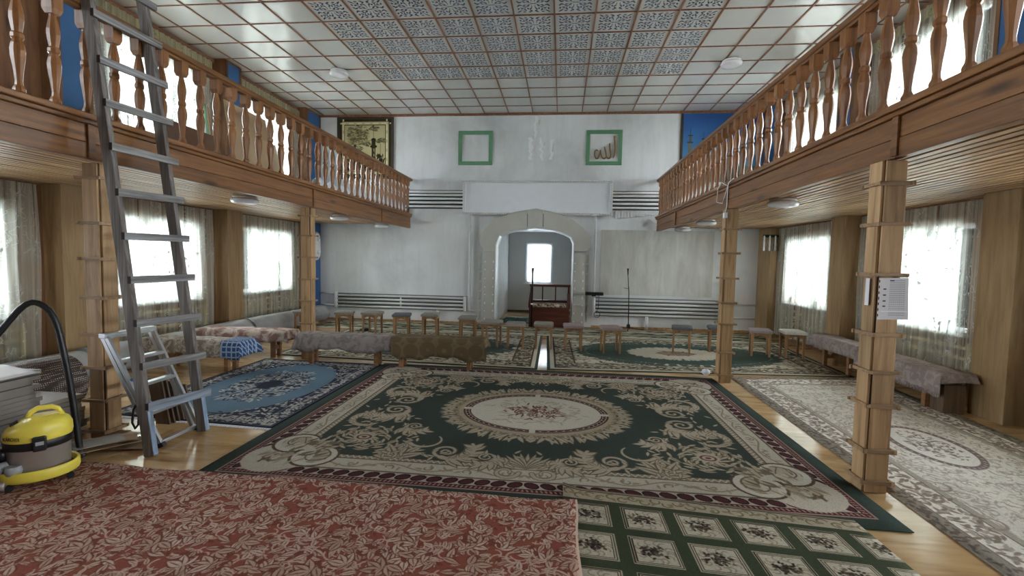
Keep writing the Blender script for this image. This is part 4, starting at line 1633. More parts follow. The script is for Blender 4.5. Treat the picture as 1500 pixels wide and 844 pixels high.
def register(name, label, x0, x1, zs, r, y, ends, mat=PIPE, back=None):
    back = back or PIPE_SHADE
    t = thing(name, label, 'radiator', ((x0 + x1) / 2, y, zs[0]), group='white pipe registers on the back wall')
    obj('pipe_shade_strip', B(x0, x1, YB - .006, YB - .001, zs[0] - .05, zs[-1] + .05), back, t)  # shade in the gaps between pipes, painted as a grey strip on the wall
    for z in zs:
        obj('pipe', MB().tube([(x0, y, z), (x1, y, z)], r, 10), mat, t)
    for x, z0, z1, q, mt in ends:
        obj('header', MB().tube([(x, y, z0), (x, y, z1)], q, 10), mt, t)
    return t


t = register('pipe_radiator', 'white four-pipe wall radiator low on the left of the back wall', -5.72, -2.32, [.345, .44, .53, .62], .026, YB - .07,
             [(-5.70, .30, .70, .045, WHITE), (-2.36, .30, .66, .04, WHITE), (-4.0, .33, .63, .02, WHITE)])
obj('feed_pipe', MB().tube([(-6.13, YB - .07, .66), (-5.72, YB - .07, .66)], .02, 8), PIPE, t)
obj('feed_pipe', MB().tube([(-6.13, YB - .07, .36), (-5.72, YB - .07, .36)], .02, 8), PIPE, t)
obj('feed_pipe', MB().tube([(-2.25, YB - .07, 2.69), (-2.25, YB - .07, .33), (-2.10, YB - .07, .31), (-2.10, YB - .07, .04)], .028, 10), PIPE, t)
obj('foot', MB().tube([(-3.05, YB - .07, .30), (-3.05, YB - .07, .01)], .03, 8), WHITE, t)
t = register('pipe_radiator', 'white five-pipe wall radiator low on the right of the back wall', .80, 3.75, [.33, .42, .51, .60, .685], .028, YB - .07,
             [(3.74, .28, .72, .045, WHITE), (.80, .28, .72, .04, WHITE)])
obj('feed_pipe', MB().tube([(3.74, YB - .07, .66), (4.52, YB - .07, .66)], .02, 8), PIPE, t)
obj('feed_pipe', MB().tube([(3.74, YB - .07, .34), (4.52, YB - .07, .34)], .02, 8), PIPE, t)
obj('feed_pipe', MB().tube([(.79, YB - .07, 2.69), (.79, YB - .07, .30)], .026, 10), PIPE, t)
obj('foot', MB().tube([(2.06, YB - .07, .30), (2.06, YB - .07, .01)], .035, 8), WHITE, t)
ZU = [2.88, 2.975, 3.07, 3.16, 3.235]
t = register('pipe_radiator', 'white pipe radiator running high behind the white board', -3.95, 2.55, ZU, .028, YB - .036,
             [(-3.84, 2.62, 3.32, .034, IRON), (2.40, 2.62, 3.30, .034, IRON)], back=PIPE_SHADE_D)
rb = MB()
for k in range(16):
    x = 1.25 + k * .07
    rb.box(x, x + .045, YB - .03, YB - .004, 2.62 + .008 * k, 2.80 - .004 * k)
tag(obj('ribbed_sheet', rb, WHITE), 'ribbed white plastic strip below the high pipes beside the right balcony', 'panel')

# ------------------------------------------------------------------ stools
def make_stool(name):
    t = thing(name, 'stool', 'stool', (0, 0, 0))
    for sx in (-1, 1):
        for sy in (-1, 1):
            x, y = sx * .138, sy * .138
            obj('leg', MB().hexa([(x - .015, y - .015, 0), (x + .015, y - .015, 0), (x + .015, y + .015, 0), (x - .015, y + .015, 0),
                                  (x * .98 - .02, y * .98 - .02, .41), (x * .98 + .02, y * .98 - .02, .41), (x * .98 + .02, y * .98 + .02, .41), (x * .98 - .02, y * .98 + .02, .41)]), W_STOOL, t, local=True)
    for k in range(4):
        pts = [(-.12, .41), (-.12, .335)] + [(-.12 + .24 * i / 8, .335 + .035 * sin(pi * i / 8)) for i in range(1, 8)] + [(.12, .335), (.12, .41)]
        m = MB().prism_xz(pts, -.148, -.130)
        a = k * pi / 2
        m.v = [(x * cos(a) - y * sin(a), x * sin(a) + y * cos(a), z) for x, y, z in m.v]
        obj('apron', m, W_STOOL, t, local=True)

    def top(u, v):
        x, y = (u - .5) * .36, (v - .5) * .36
        e = max(abs(u - .5), abs(v - .5)) * 2
        return (x * (1 - .02 * (e > .98)), y * (1 - .02 * (e > .98)), .474 - .022 * e ** 6)
    m = MB().grid(top, 12, 12)
    m.box(-.175, .175, -.175, .175, .41, .453)
    obj('cushion', m, SEAT_G, t, local=True, bevel=.004)
    return t


ORD = ['first', 'second', 'third', 'fourth', 'fifth', 'sixth', 'seventh', 'eighth', 'ninth', 'tenth', 'eleventh', 'twelfth', 'thirteenth', 'fourteenth', 'fifteenth']
ST = [(-5.28, 9.30, .15, SEAT_G), (-4.43, 9.34, .25, SEAT_G), (-3.87, 9.43, -.1, SEAT_G), (-3.18, 9.25, .2, SEAT_D), (-2.64, 9.45, .1, SEAT_G), (-1.80, 9.14, .06, SEAT_G),
      (-1.25, 8.62, -.12, SEAT_G), (-.79, 8.47, .05, SEAT_G), (-.29, 8.57, .02, SEAT_G), (.24, 8.49, .04, SEAT_P), (.89, 8.38, .1, SEAT_P), (2.18, 8.72, -.22, SEAT_D),
      (2.86, 8.90, -.2, SEAT_D), (3.50, 8.66, -.25, SEAT_P), (4.02, 8.62, -.12, SEAT_W)]
WHERE = ['half hidden behind the left post', 'by the left post', 'in front of the left radiator', 'dark topped, in front of the left radiator', 'at the right end of the left radiator',
         'left of the arch', 'before the left foot of the arch', 'before the teal rug', 'before the high-backed seat', 'pinkish, before the arch right foot', 'left of the microphone stand, mauve top',
         'right of the microphone stand, dark top', 'half hidden behind the right post', 'with pinkish top right of the post', 'with whitish top nearest the right wall']
proto = None
COLS = {}
for k, (x, y, a, mat) in enumerate(ST):
    lab = '%s stool of the row from the left, %s' % (ORD[k], WHERE[k])
    if mat.name not in COLS:
        COLS[mat.name] = make_stool('stool')
        c = [q for q in COLS[mat.name].children if q.name.startswith('cushion')][0]
        c.data.materials[0] = mat
        o = COLS[mat.name]
        o.location, o.rotation_euler = (x, y, .0085), (0, 0, a)
    else:
        o = dup(COLS[mat.name], (x, y, .0085), a)
    o['label'], o['group'] = lab, 'small wooden stools in front of the back wall'

# ------------------------------------------------------------------ benches under cloths
def drape_mesh(x0, x1, y0, y1, z, df, db, dl, dr, amp=.02, fq=26.0, seed=0, sag=.012):
    r = random.Random(seed)
    ph = [r.uniform(0, 6) for _ in range(6)]
    Lx, Ly = x1 - x0, y1 - y0

    def axis(n0, n1, n2, d0, L, d1):
        a = [-d0 * (1 - i / n0) for i in range(n0)] if d0 > 0 else []
        a += [L * i / n1 for i in range(n1 + 1)]
        a += [L + d1 * (i + 1) / n2 for i in range(n2)] if d1 > 0 else []
        return a
    S_ = axis(5, max(6, int(Lx / .045)), 5, dl, Lx, dr)
    T_ = axis(5, max(6, int(Ly / .045)), 5, df, Ly, db)

    def P(s, t):
        ex = -s if s < 0 else max(0, s - Lx)
        ey = -t if t < 0 else max(0, t - Ly)
        x, y = min(max(s, 0), Lx), min(max(t, 0), Ly)
        ox = (-1 if s < 0 else 1) * (ex > 0)
        oy = (-1 if t < 0 else 1) * (ey > 0)
        hem = 1 + .10 * sin(x * 7 + ph[0]) + .06 * sin(x * 19 + ph[1])
        drop = max(ex, ey) * hem
        k = min(1.0, drop / .1)
        f = amp * k * (sin((x + y) * fq + ph[2]) + .5 * sin((x - y) * fq * 1.7 + ph[3]))
        px, py = x0 + x, y0 + y
        if ex and ey:
            m_ = min(ex, ey) * .45
            px, py = px + ox * (.008 + m_ * .7 + f * .5), py + oy * (.008 + m_ * .7)
        else:
            px += ox * (.008 + abs(f) * .6)
            py += oy * (.008 + abs(f) * .6)
        zz = z - drop + (sag * .4 * sin(x * 11 + ph[4]) * sin(y * 13 + ph[5]) if drop == 0 else 0)
        return (px, py, max(.03, zz))
    m = MB()
    nx, ny = len(S_), len(T_)
    m.grid(lambda u, v: P(S_[int(round(u * (nx - 1)))], T_[int(round(v * (ny - 1)))]), nx - 1, ny - 1)
    return m


def M_cloth(name, base, motif, scale=9.0, kind='blotch', bmp=.5):
    m, nt, n, l, p = new_mat(name)
    v = coords(nt, rand=False)
    if kind == 'check':
        w1 = n.new('ShaderNodeTexBrick')
        w1.inputs['Scale'].default_value = scale
        w1.offset = 0
        w1.inputs['Mortar Size'].default_value = .07
        w1.inputs['Row Height'].default_value = .5
        w1.inputs['Brick Width'].default_value = .5
        w1.inputs['Color1'].default_value = base
        w1.inputs['Color2'].default_value = tuple(c * .8 for c in base[:3]) + (1,)
        w1.inputs['Mortar'].default_value = motif
        sx = n.new('ShaderNodeSeparateXYZ')
        l.new(v, sx.inputs[0])
        su, ad = n.new('ShaderNodeMath'), n.new('ShaderNodeMath')
        su.operation = 'SUBTRACT'
        l.new(sx.outputs[0], su.inputs[0])
        l.new(sx.outputs[1], su.inputs[1])
        l.new(sx.outputs[2], ad.inputs[0])
        l.new(sx.outputs[1], ad.inputs[1])
        cx = n.new('ShaderNodeCombineXYZ')
        l.new(su.outputs[0], cx.inputs[0])
        l.new(ad.outputs[0], cx.inputs[1])
        l.new(cx.outputs[0], w1.inputs['Vector'])
        c = w1.outputs['Color']
    elif kind == 'medallion':
        vo = n.new('ShaderNodeTexVoronoi')
        vo.inputs['Scale'].default_value = scale
        vo.inputs['Randomness'].default_value = .25
        l.new(v, vo.inputs['Vector'])
        wv = n.new('ShaderNodeMath')
        wv.operation = 'SINE'
        ml = n.new('ShaderNodeMath')
        ml.operation = 'MULTIPLY'
        ml.inputs[1].default_value = 13
        l.new(vo.outputs['Distance'], ml.inputs[0])
        l.new(ml.outputs[0], wv.inputs[0])
        c = ramp(nt, wv.outputs[0], [(.3, base), (.75, motif)])
    else:
        f = noise(nt, v, scale, 3, .6, 1.0)
        c = ramp(nt, f, [(.42, base), (.56, motif)])
    l.new(c, p.inputs['Base Color'])
    p.inputs['Roughness'].default_value = .95
    p.inputs['Specular IOR Level'].default_value = .1
    l.new(bump(nt, noise(nt, v, 170, 3), bmp, .006), p.inputs['Normal'])
    return m


CL_GREY = M_cloth('grey_fleece', S(126, 118, 116), S(152, 142, 138), 7)
CL_BROWN = M_cloth('brown_medallion_cloth', S(106, 90, 68), S(122, 106, 82), 4.2, 'medallion')
CL_CREAM = M_cloth('cream_flowered_cloth', S(196, 184, 172), S(138, 110, 106), 6)
CL_STRIPE = M_cloth('grey_patterned_cloth', S(186, 178, 166), S(132, 124, 116), 14)
CL_BLUE = M_cloth('blue_checked_cloth', S(58, 86, 130), S(150, 166, 188), 7, 'check')
CL_MAUVE = M_cloth('grey_mauve_cloth', S(160, 148, 144), S(140, 126, 122), 12)


def bench(x0, x1, y0, y1, z, label, legs, along='x'):
    t = thing('low_bench', label, 'bench', ((x0 + x1) / 2, (y0 + y1) / 2, 0), group='low wooden benches under cloths')
    obj('seat_board', B(x0, x1, y0, y1, z - .05, z - .012), W_BENCH, t, bevel=.004)
    lw = .055
    for q in legs:
        for e in (0, 1):
            if along == 'x':
                yy = y0 + .03 if e == 0 else y1 - .03 - lw
                m = MB().box(q - .03, q + .03, yy, yy + lw, 0, z - .05)
            else:
                xx = x0 + .03 if e == 0 else x1 - .03 - lw
                m = MB().box(xx, xx + lw, q - .03, q + .03, 0, z - .05)
            obj('leg', m, W_BENCH, t, bevel=.004)
        if along == 'x':
            obj('cross_rail', B(q - .02, q + .02, y0 + .085, y1 - .085, .12, .18), W_BENCH, t)
            d = .22 if q < (x0 + x1) / 2 else -.22
            obj('brace', MB().beam((q, (y0 + y1) / 2, .15), (q + d, (y0 + y1) / 2, z - .055), .05, .03), W_BENCH, t)
        else:
            obj('cross_rail', B(x0 + .085, x1 - .085, q - .02, q + .02, .12, .18), W_BENCH, t)
            d = .3 if q < (y0 + y1) / 2 else -.3
            obj('brace', MB().beam(((x0 + x1) / 2, q, .15), ((x0 + x1) / 2, q + d, z - .055), .05, .03), W_BENCH, t)
    return t


def cloth(name, m, mat, label, solid=.006):
    o = obj(name, m, mat, None, solid=solid)
    return tag(o, label, 'cloth', 'cloths over the low benches')


bench(-3.80, -2.44, 6.57, 6.81, .45, 'low bench under grey fleece right of the far left post', (-3.66, -2.66))
cloth('bench_cloth', drape_mesh(-3.84, -2.42, 6.555, 6.825, .452, .23, .18, .16, .02, .012, 22, 1), CL_GREY, 'grey fleece cloth over the bench right of the left post')
bench(-2.36, -1.10, 6.55, 6.83, .45, 'low bench under a brown cloth beside the grey fleece bench', (-2.28, -1.28))
cloth('bench_cloth', drape_mesh(-2.40, -1.06, 6.53, 6.85, .456, .28, .15, .0, .12, .010, 24, 2), CL_BROWN, 'brown cloth with round motifs over the bench nearest the hall middle')
bench(-5.64, -4.20, 6.86, 7.14, .42, 'low bench under a cream flowered cloth left of the far left post', (-5.35, -4.45))
cloth('bench_cloth', drape_mesh(-5.66, -4.17, 6.84, 7.16, .424, .18, .2, .02, .15, .014, 18, 3), CL_CREAM, 'cream cloth with mauve flowers over the left bench')
bench(-5.64, -4.30, 5.90, 6.18, .42, 'low bench under a patterned and a blue cloth left of the blue carpet', (-5.35, -4.50))
cloth('bench_cloth', drape_mesh(-5.66, -4.46, 5.88, 6.20, .424, .20, .2, .02, .0, .012, 20, 4), CL_STRIPE, 'pale grey patterned cloth over the bench left of the blue carpet')
cloth('bench_cloth', drape_mesh(-4.52, -4.26, 5.872, 6.21, .432, .26, .22, .0, .22, .022, 26, 5), CL_BLUE, 'blue checked cloth hanging off the end of the left bench')
bench(4.18, 4.46, 7.10, 8.25, .47, 'low bench by the right wall, the farther of the two', (7.35, 8.0), 'y')
cloth('bench_cloth', drape_mesh(4.16, 4.48, 7.06, 8.28, .476, .08, .08, .22, .1, .012, 20, 6), CL_MAUVE, 'grey mauve cloth over the farther bench along the right wall')
bench(4.16, 4.46, 5.60, 6.95, .45, 'low bench by the right wall behind the nearest right post', (5.85, 6.7), 'y')
cl = cloth('bench_cloth', drape_mesh(4.14, 4.48, 5.55, 7.0, .456, .10, .06, .22, .1, .012, 20, 7), CL_MAUVE, 'grey mauve cloth with fringe over the nearer bench along the right wall')
m = MB()
for k in range(90):
    y = 5.55 + 1.45 * k / 89
    m.beam((4.125, y, .245), (4.115, y + RNG.uniform(-.008, .008), .19), .006, .004)
obj('fringe', m, CL_MAUVE, cl, kind='stuff')
tag(obj('dark_crate', B(4.22, 4.44, 5.60, 5.79, .0, .32) , W_BROWN, bevel=.006), 'dark box under the near end of the right wall bench', 'box')

for o in list(COL.objects):
    if o.name.startswith('low_bench') and o.location.x > -3.5:
        o.location.z += .0098        # these stand on the carpets

# ------------------------------------------------------------------ rolls along the left wall
WRAP = M_plain('grey_plastic_wrap', S(150, 152, 154), .35, var=.14, scale=5, bmp=.3)
for k, (y0, y1, nm) in enumerate(((2.4, 5.2, 'nearest the camera, behind the board stacks'), (5.25, 8.3, 'behind the covered left benches'), (8.35, 11.2, 'in the far left corner'))):
    xc, r0 = -5.90, .195
    m = MB()
    ph = RNG.uniform(0, 6)

    def fr_(u, v):
        a = 2 * pi * u
        r = r0 * (1 + .04 * sin(3 * a + ph + v * 6) + .025 * sin(v * 40 + a * 5))
        return (xc + r * cos(a) * 1.05, y0 + (y1 - y0) * v, max(.012, r0 * .97 + r * sin(a)))
    m.grid(fr_, 26, 40)
    for yy in (y0, y1):
        m.lathe([(r0 * .98, 0), (.02, .001)], 20) if False else None
    b = len(m.v)
    for e in (0, 1):
        m.v.append((xc, (y0, y1)[e], r0))
        for i in range(26):
            p_, q_ = e * 40 * 27 + i, e * 40 * 27 + i + 1
            m.face([p_, q_, len(m.v) - 1] if e == 0 else [q_, p_, len(m.v) - 1])
    tag(obj('wrapped_carpet_roll', m, WRAP), 'grey plastic wrapped carpet roll by the left wall, %s' % nm, 'carpet roll', 'wrapped rolls along the left wall')

# ------------------------------------------------------------------ high-backed seat in the arch
st = thing('wooden_pulpit_seat', 'dark red wooden seat with barred back and patterned cushion in the arch', 'chair', (-.22, 11.6, 0))
obj('front_panel', B(-.70, .26, 11.30, 11.34, .0, .47), W_DARK, st, bevel=.005)
for x in (-.70, .22):
    obj('side_panel', B(x, x + .04, 11.34, 11.80, .0, .47), W_DARK, st)
    obj('arm_post', MB().hexa([(x - .01, 11.74, .45), (x + .05, 11.74, .45), (x + .05, 11.80, .45), (x - .01, 11.80, .45), (x, 11.76, 1.0), (x + .04, 11.76, 1.0), (x + .04, 11.80, 1.0), (x, 11.80, 1.0)]), W_DARK, st)
    obj('arm_rest', MB().hexa([(x - .015, 11.28, .47), (x + .055, 11.28, .47), (x + .055, 11.76, .47), (x - .015, 11.76, .47), (x - .015, 11.28, .56), (x + .055, 11.28, .56), (x + .055, 11.76, .80), (x - .015, 11.76, .80)]), W_DARK, st)
obj('seat_board', B(-.68, .24, 11.32, 11.80, .44, .48), W_DARK, st)
obj('back_rail', B(-.72, .28, 11.755, 11.805, .95, 1.01), W_DARK, st)
obj('back_rail', B(-.70, .26, 11.76, 11.80, .56, .62), W_DARK, st)
for x in (-.40, -.08):
    obj('back_bar', B(x - .015, x + .015, 11.765, 11.795, .62, .95), W_DARK, st)
tag(obj('seat_cushion', B(-.635, .195, 11.29, 11.72, .483, .57), M_cloth('cushion_print', S(190, 178, 160), S(104, 84, 72), 16), bevel=.03), 'pale patterned cushion on the dark red wooden seat', 'cushion')
stf = thing('black_staff', 'thin black staff standing at the left of the wooden seat', 'staff', (-.60, 11.25, 0))
obj('shaft', MB().tube([(-.63, 11.26, .015), (-.625, 11.26, 1.25), (-.622, 11.26, 1.42)], [.024, .022, .03], 8), BLACK, stf)
obj('white_knob', MB().lathe([(.01, 0), (.03, .02), (.03, .045), (.01, .06)], 10, (-.628, 11.26, .53)), WHITE, stf)

for o in [st, bpy.data.objects['seat_cushion'], stf]:
    o.location.x -= .045
    o.location.y -= .06

# microphone stand
ms = thing('microphone_stand', 'thin black microphone stand in front of the right wall radiator', 'microphone stand', (1.60, 11.28, 0))
obj('pole', MB().tube([(1.60, 11.28, .06), (1.585, 11.28, .9), (1.575, 11.28, 1.02)], .011, 8), BLACK, ms)
obj('boom', MB().tube([(1.575, 11.28, 1.0), (1.55, 11.27, 1.30)], .009, 8), BLACK, ms)
obj('microphone', MB().tube([(1.55, 11.27, 1.30), (1.545, 11.27, 1.39), (1.544, 11.27, 1.45)], [.012, .016, .026], 10), BLACK, ms)
obj('clip_arm', MB().tube([(1.58, 11.28, .98), (1.46, 11.27, .995)], .006, 6), BLACK, ms)
obj('hub', MB().lathe([(.02, 0), (.045, .02), (.045, .09), (.02, .12)], 10, (1.60, 11.28, .03)), BLACK, ms)
for a in (.25, 2.6, 4.6):
    obj('foot', MB().tube([(1.60, 11.28, .06), (1.60 + .38 * cos(a), 11.28 + .22 * sin(a), .02)], .011, 6), BLACK, ms)

sh = thing('black_amplifier', 'flat black box on the white pipe right of the arch', 'amplifier', (.80, YB - .2, .80))
obj('case', B(.585, 1.00, YB - .34, YB - .10, .80, .87), BLACK, sh, bevel=.008)
obj('bracket', B(.74, .84, YB - .1, YB - .098, .76, .84), IRON, sh)
tag(obj('cable_coil', MB().tube([(.90, YB - .30, .80), (.895, YB - .26, .5)] + [(.87 + .07 * sin(a), YB - .25 + .004 * a, .34 - .07 * cos(a) + .0) for a in [k * .45 - 3.0 for k in range(30)]], .006, 6), BLACK),
    'coil of thin black cable hanging under the flat black box', 'cable')

# ------------------------------------------------------------------ lamps
GLS = M_plain('frosted_lamp_glass', S(222, 222, 228), .2, var=.03)


def disc_lamp(x, y, z, label, r=.18, group='round lamps under the balconies'):
    t = thing('ceiling_lamp', label, 'lamp', (x, y, z), group=group)
    obj('base_plate', MB().lathe([(r * .8, -.03), (r * .86, 0.0)], 20, (x, y, z)), WHITE, t)
    obj('glass_cover', MB().lathe([(.02, -.105), (r * .6, -.102), (r * .9, -.09), (r, -.062), (r * .98, -.04), (r * .86, -.028)], 22, (x, y, z)), GLS, t)


disc_lamp(-4.50, 6.36, ZS - .002, 'round white lamp under the left balcony, nearest the tall ladder')
disc_lamp(-4.42, 9.10, ZS - .002, 'round white lamp under the left balcony, middle one')
disc_lamp(-4.36, 11.15, ZS - .002, 'round white lamp under the left balcony by the back wall')
disc_lamp(2.73, 6.28, ZS - .002, 'round white lamp under the right balcony beyond the nearest post')
disc_lamp(2.69, 9.30, ZS - .002, 'round white lamp under the right balcony behind the far post')
disc_lamp(2.72, 11.15, ZS - .002, 'round white lamp under the right balcony by the back wall')
disc_lamp(-4.30, 8.84, ZC - .012, 'round white lamp on the tiled ceiling at the left', .18, 'round lamps on the tiled ceiling')
disc_lamp(2.84, 8.77, ZC - .012, 'round white lamp on the tiled ceiling at the right', .18, 'round lamps on the tiled ceiling')
wl = thing('oval_wall_lamp', 'clear oval wall lamp on the blue panel behind the left post', 'lamp', (-6.13, 11.3, 1.5))
m = MB()
ov = [(11.30 + .17 * cos(a) * 1.0, 1.85 + (.20 if sin(a) > 0 else -.20) + .17 * sin(a)) for a in [2 * pi * k / 24 for k in range(24)]]
b = len(m.v)
for xx, sc_ in ((-6.145, 1.0), (-6.08, .96), (-6.055, .8)):
    for y, z in ov:
        m.v.append((xx, 11.30 + (y - 11.30) * sc_, 1.85 + (z - 1.85) * sc_))
for i in range(2):
    for k in range(24):
        k2 = (k + 1) % 24
        m.face([i * 24 + k, i * 24 + k2, (i + 1) * 24 + k2, (i + 1) * 24 + k], 0, True)
m.face([48 + k for k in range(24)])
obj('clear_cover', m, M_plain('clear_ribbed_plastic', S(214, 218, 222), .12, var=.1, scale=20), wl)
for z in (1.70, 2.0):
    obj('bulb', MB().lathe([(.01, -.05), (.045, -.02), (.045, .02), (.01, .05)], 12, (-6.045, 11.3, z)), WHITE, wl)
cl = thing('bead_wall_lamp', 'glass bead wall lamp on the wooden corner pier at the far right', 'lamp', (4.45, 10.98, 1.9))
obj('back_bar', B(4.38, 4.70, 10.93, 10.948, 2.20, 2.26), IRON, cl)
for k in range(6):
    x = 4.39 + k * .058
    obj('bead_string', MB().lathe([(.006, 0), (.02, .03), (.016, .1), (.022, .17), (.016, .25), (.02, .31), (.006, .34)], 6, (x, 10.90, 1.90)), GLASS if k % 2 else WHITE, cl)

# papers on the near right post
L_ = Cv(0, .19, 0, .28, .0016, (214, 214, 220))
for k in range(17):
    L_.fill((np.abs(L_.Y - .03 - k * .0145) < .0022) & (L_.X > .07) & (L_.X < .17), (166, 166, 178))
for k in range(8):
    L_.fill((np.abs(L_.X - .075 - k * .0125) < .0009) & (L_.Y > .03) & (L_.Y < .25), (180, 180, 190))
for z in (.09, .125, .165, .205):
    L_.fill((np.abs(L_.Y - z) < .004) & (L_.X > .03) & (L_.X < .05), (70, 66, 78))
L_.fill((np.abs(L_.Y - .262) < .004) & (L_.X > .07) & (L_.X < .1), (80, 78, 90))
L_.fill((np.abs(L_.Y - .055) < .004) & (L_.X > .02), (236, 236, 240))
for k in range(7):
    L_.fill((np.abs(L_.Y - .03 - k * .038) < .009) & (L_.X < .007), (50, 44, 44))
m = MB().grid(lambda u, v: (2.163 + .185 * u, 3.498 - .02 - .02 * (u ** 3) * (1 - v), 1.24 + .285 * v + .006 * u), 8, 8)
me = m.mesh('paper', M_woven('printed_timetable', L_.im, .8, 0))
uv = me.uv_layers.new(name='UVMap')
for lp in me.loops:
    uv.data[lp.index].uv = ((lp.vertex_index % 9) / 8, (lp.vertex_index // 9) / 8)
o = inst('paper_sheets', me, (0, 0, 0), None)
tag(o, 'white printed paper sheets pinned on the nearest right post', 'paper')
tag(obj('paper_slip', B(2.150, 2.153, 3.56, 3.60, 1.33, 1.52), PAPER), 'narrow white paper slip on the side of the nearest right post', 'paper')

# ------------------------------------------------------------------ tall grey ladder
ld = thing('tall_wooden_ladder', 'tall weathered grey wooden ladder with blue paint leaning on the left balcony', 'ladder', (-3.13, 3.57, 0))
SL = .150


def lp_(z, y, off=0.0):
    return (-3.135 - SL * z + off, y, z)


yl = lambda z: 3.325 + .028 * z
yr = lambda z: 3.872 + .022 * z
for fy, zt in ((yl, 4.10), (yr, 4.05)):
    up_ = Vector((1, 0, SL)).normalized()
    o = obj('stile', MB().beam(lp_(0.007, fy(0), -.03), lp_(zt, fy(zt), -.03), .045, .085, up_), W_GREY, ld, bevel=.004)
    obj('painted_foot', MB().beam(lp_(0.02, fy(0) + (.0), .0145), lp_(.36, fy(.36), .0145), .044, .003, up_), W_BLUEP, ld)
RL = [(.40, .345), (.715, .68), (1.05, 1.03), (1.384, 1.384), (1.723, 1.73), (2.06, 2.075), (2.41, 2.416), (2.745, 2.77), (3.075, 3.10), (3.43, 3.447), (3.77, 3.79)]
for k, (za, zb) in enumerate(RL):
    m = MB().beam(lp_(za, yl(za) - .035, .027), lp_(zb, yr(zb) + .075, .027), .028, .068 if k == 0 else .058, (SL * .0, 0, 1))
    obj('rung', m, W_BLUER if k == 0 else W_RUNG, ld, bevel=.003)
    obj('rung_end', MB().beam(lp_(za, yl(za) - .037, .027), lp_(za, yl(za) - .0352, .027), .028, .056), DARK, ld)

# ------------------------------------------------------------------ folding aluminium ladder
al = thing('aluminium_stepladder', 'folded aluminium stepladder behind the foot of the tall grey ladder', 'ladder', (-3.3, 3.7, 0))
for off, nm in ((0.0, 'rail'), (-.105, 'rear_rail')):
    for ya, yb in ((3.50, 3.515), (3.91, 3.96)):
        obj(nm, MB().beam((-3.235 + off * .6, ya, .02), (-3.72 + off * .35, yb, .90), .026, .034, (1, 0, .6)), ALU, al, bevel=.003)
        obj('rubber_foot', MB().beam((-3.23 + off * .6, ya, .004), (-3.245 + off * .6, ya, .035), .036, .06, (1, 0, .6)), BLACK, al)
for k, t_ in enumerate((.02, .27, .52, .76, .985)):
    x, z = -3.235 - .485 * t_, .02 + .88 * t_
    y0, y1 = 3.50 + .015 * t_, 3.91 + .05 * t_
    obj('step', B(x - .045 if k else x - .02, x + .016, y0, y1, z - .008, z + .020), ALU, al, bevel=.004)
obj('top_plate', B(-3.77, -3.705, 3.49, 3.99, .885, .925), ALU, al, bevel=.006)
for q in (.3, .55):
    x, z = -3.235 - .485 * q - .05, .02 + .88 * q
    obj('blue_stay', MB().tube([(x, 3.515, z), (x + .06, 3.515, z + .05)], .012, 6), BLUE, al)
tag(obj('black_strap', MB().tube([(-3.43, 3.47, .36), (-3.41, 3.46, .37), (-3.385, 3.455, .30), (-3.39, 3.45, .20), (-3.42, 3.45, .165), (-3.45, 3.455, .21), (-3.44, 3.46, .32), (-3.425, 3.47, .36)], .009, 6), BLACK),
    'loop of black strap hanging from the aluminium stepladder', 'strap')

# dark boards standing behind the ladders
for k in range(6):
    y = 3.99 + k * .042
    m = MB().hexa([(-3.74 + k * .02, y, 0), (-3.60 + k * .012, y, 0), (-3.60 + k * .012, y + .018, 0), (-3.74 + k * .02, y + .018, 0),
                   (-3.80 + k * .02, y - .02, .43 - .02 * k), (-3.66 + k * .012, y - .02, .43 - .02 * k), (-3.66 + k * .012, y - .002, .43 - .02 * k), (-3.80 + k * .02, y - .002, .43 - .02 * k)])
    tag(obj('short_board', m, W_BROWN), '%s of the short dark boards behind the stepladder, counted from the post' % ORD[k], 'board', 'dark boards behind the stepladder')

# loose thin sheets on the floor
for k in range(9):
    a = RNG.uniform(-1.0, .9)
    cx, cy = -3.66 + RNG.uniform(-.12, .20), 3.36 + RNG.uniform(-.14, .14)
    L, Wd = (.34, .2) if k == 8 else (RNG.uniform(.36, .66), RNG.uniform(.10, .2))
    m = MB()
    z = .004 + k * .011
    tl = RNG.uniform(-.0, .0)
    c, s_ = cos(a + .9), sin(a + .9)
    q = [(-L / 2, -Wd / 2), (L / 2, -Wd / 2), (L / 2, Wd / 2), (-L / 2, Wd / 2)]
    q = [(cx + x * c - y * s_, cy + x * s_ + y * c) for x, y in q]
    tl = RNG.uniform(-.006, .006) if k else 0
    m.hexa([(x, y, z + tl * (i_ in (0, 3))) for i_, (x, y) in enumerate(q)] + [(x, y, z + .006 + tl * (i_ in (0, 3))) for i_, (x, y) in enumerate(q)])
    top_ = k == 8
    tag(obj('thin_sheet', m, BOARD if top_ else HARDB if k % 2 else CREAMPL), 'pale grey offcut lying on top of the loose sheets by the post' if top_ else '%s offcut from the bottom of the loose sheets before the near left post' % ORD[k], 'sheet', None if top_ else 'loose thin sheets on the floor')

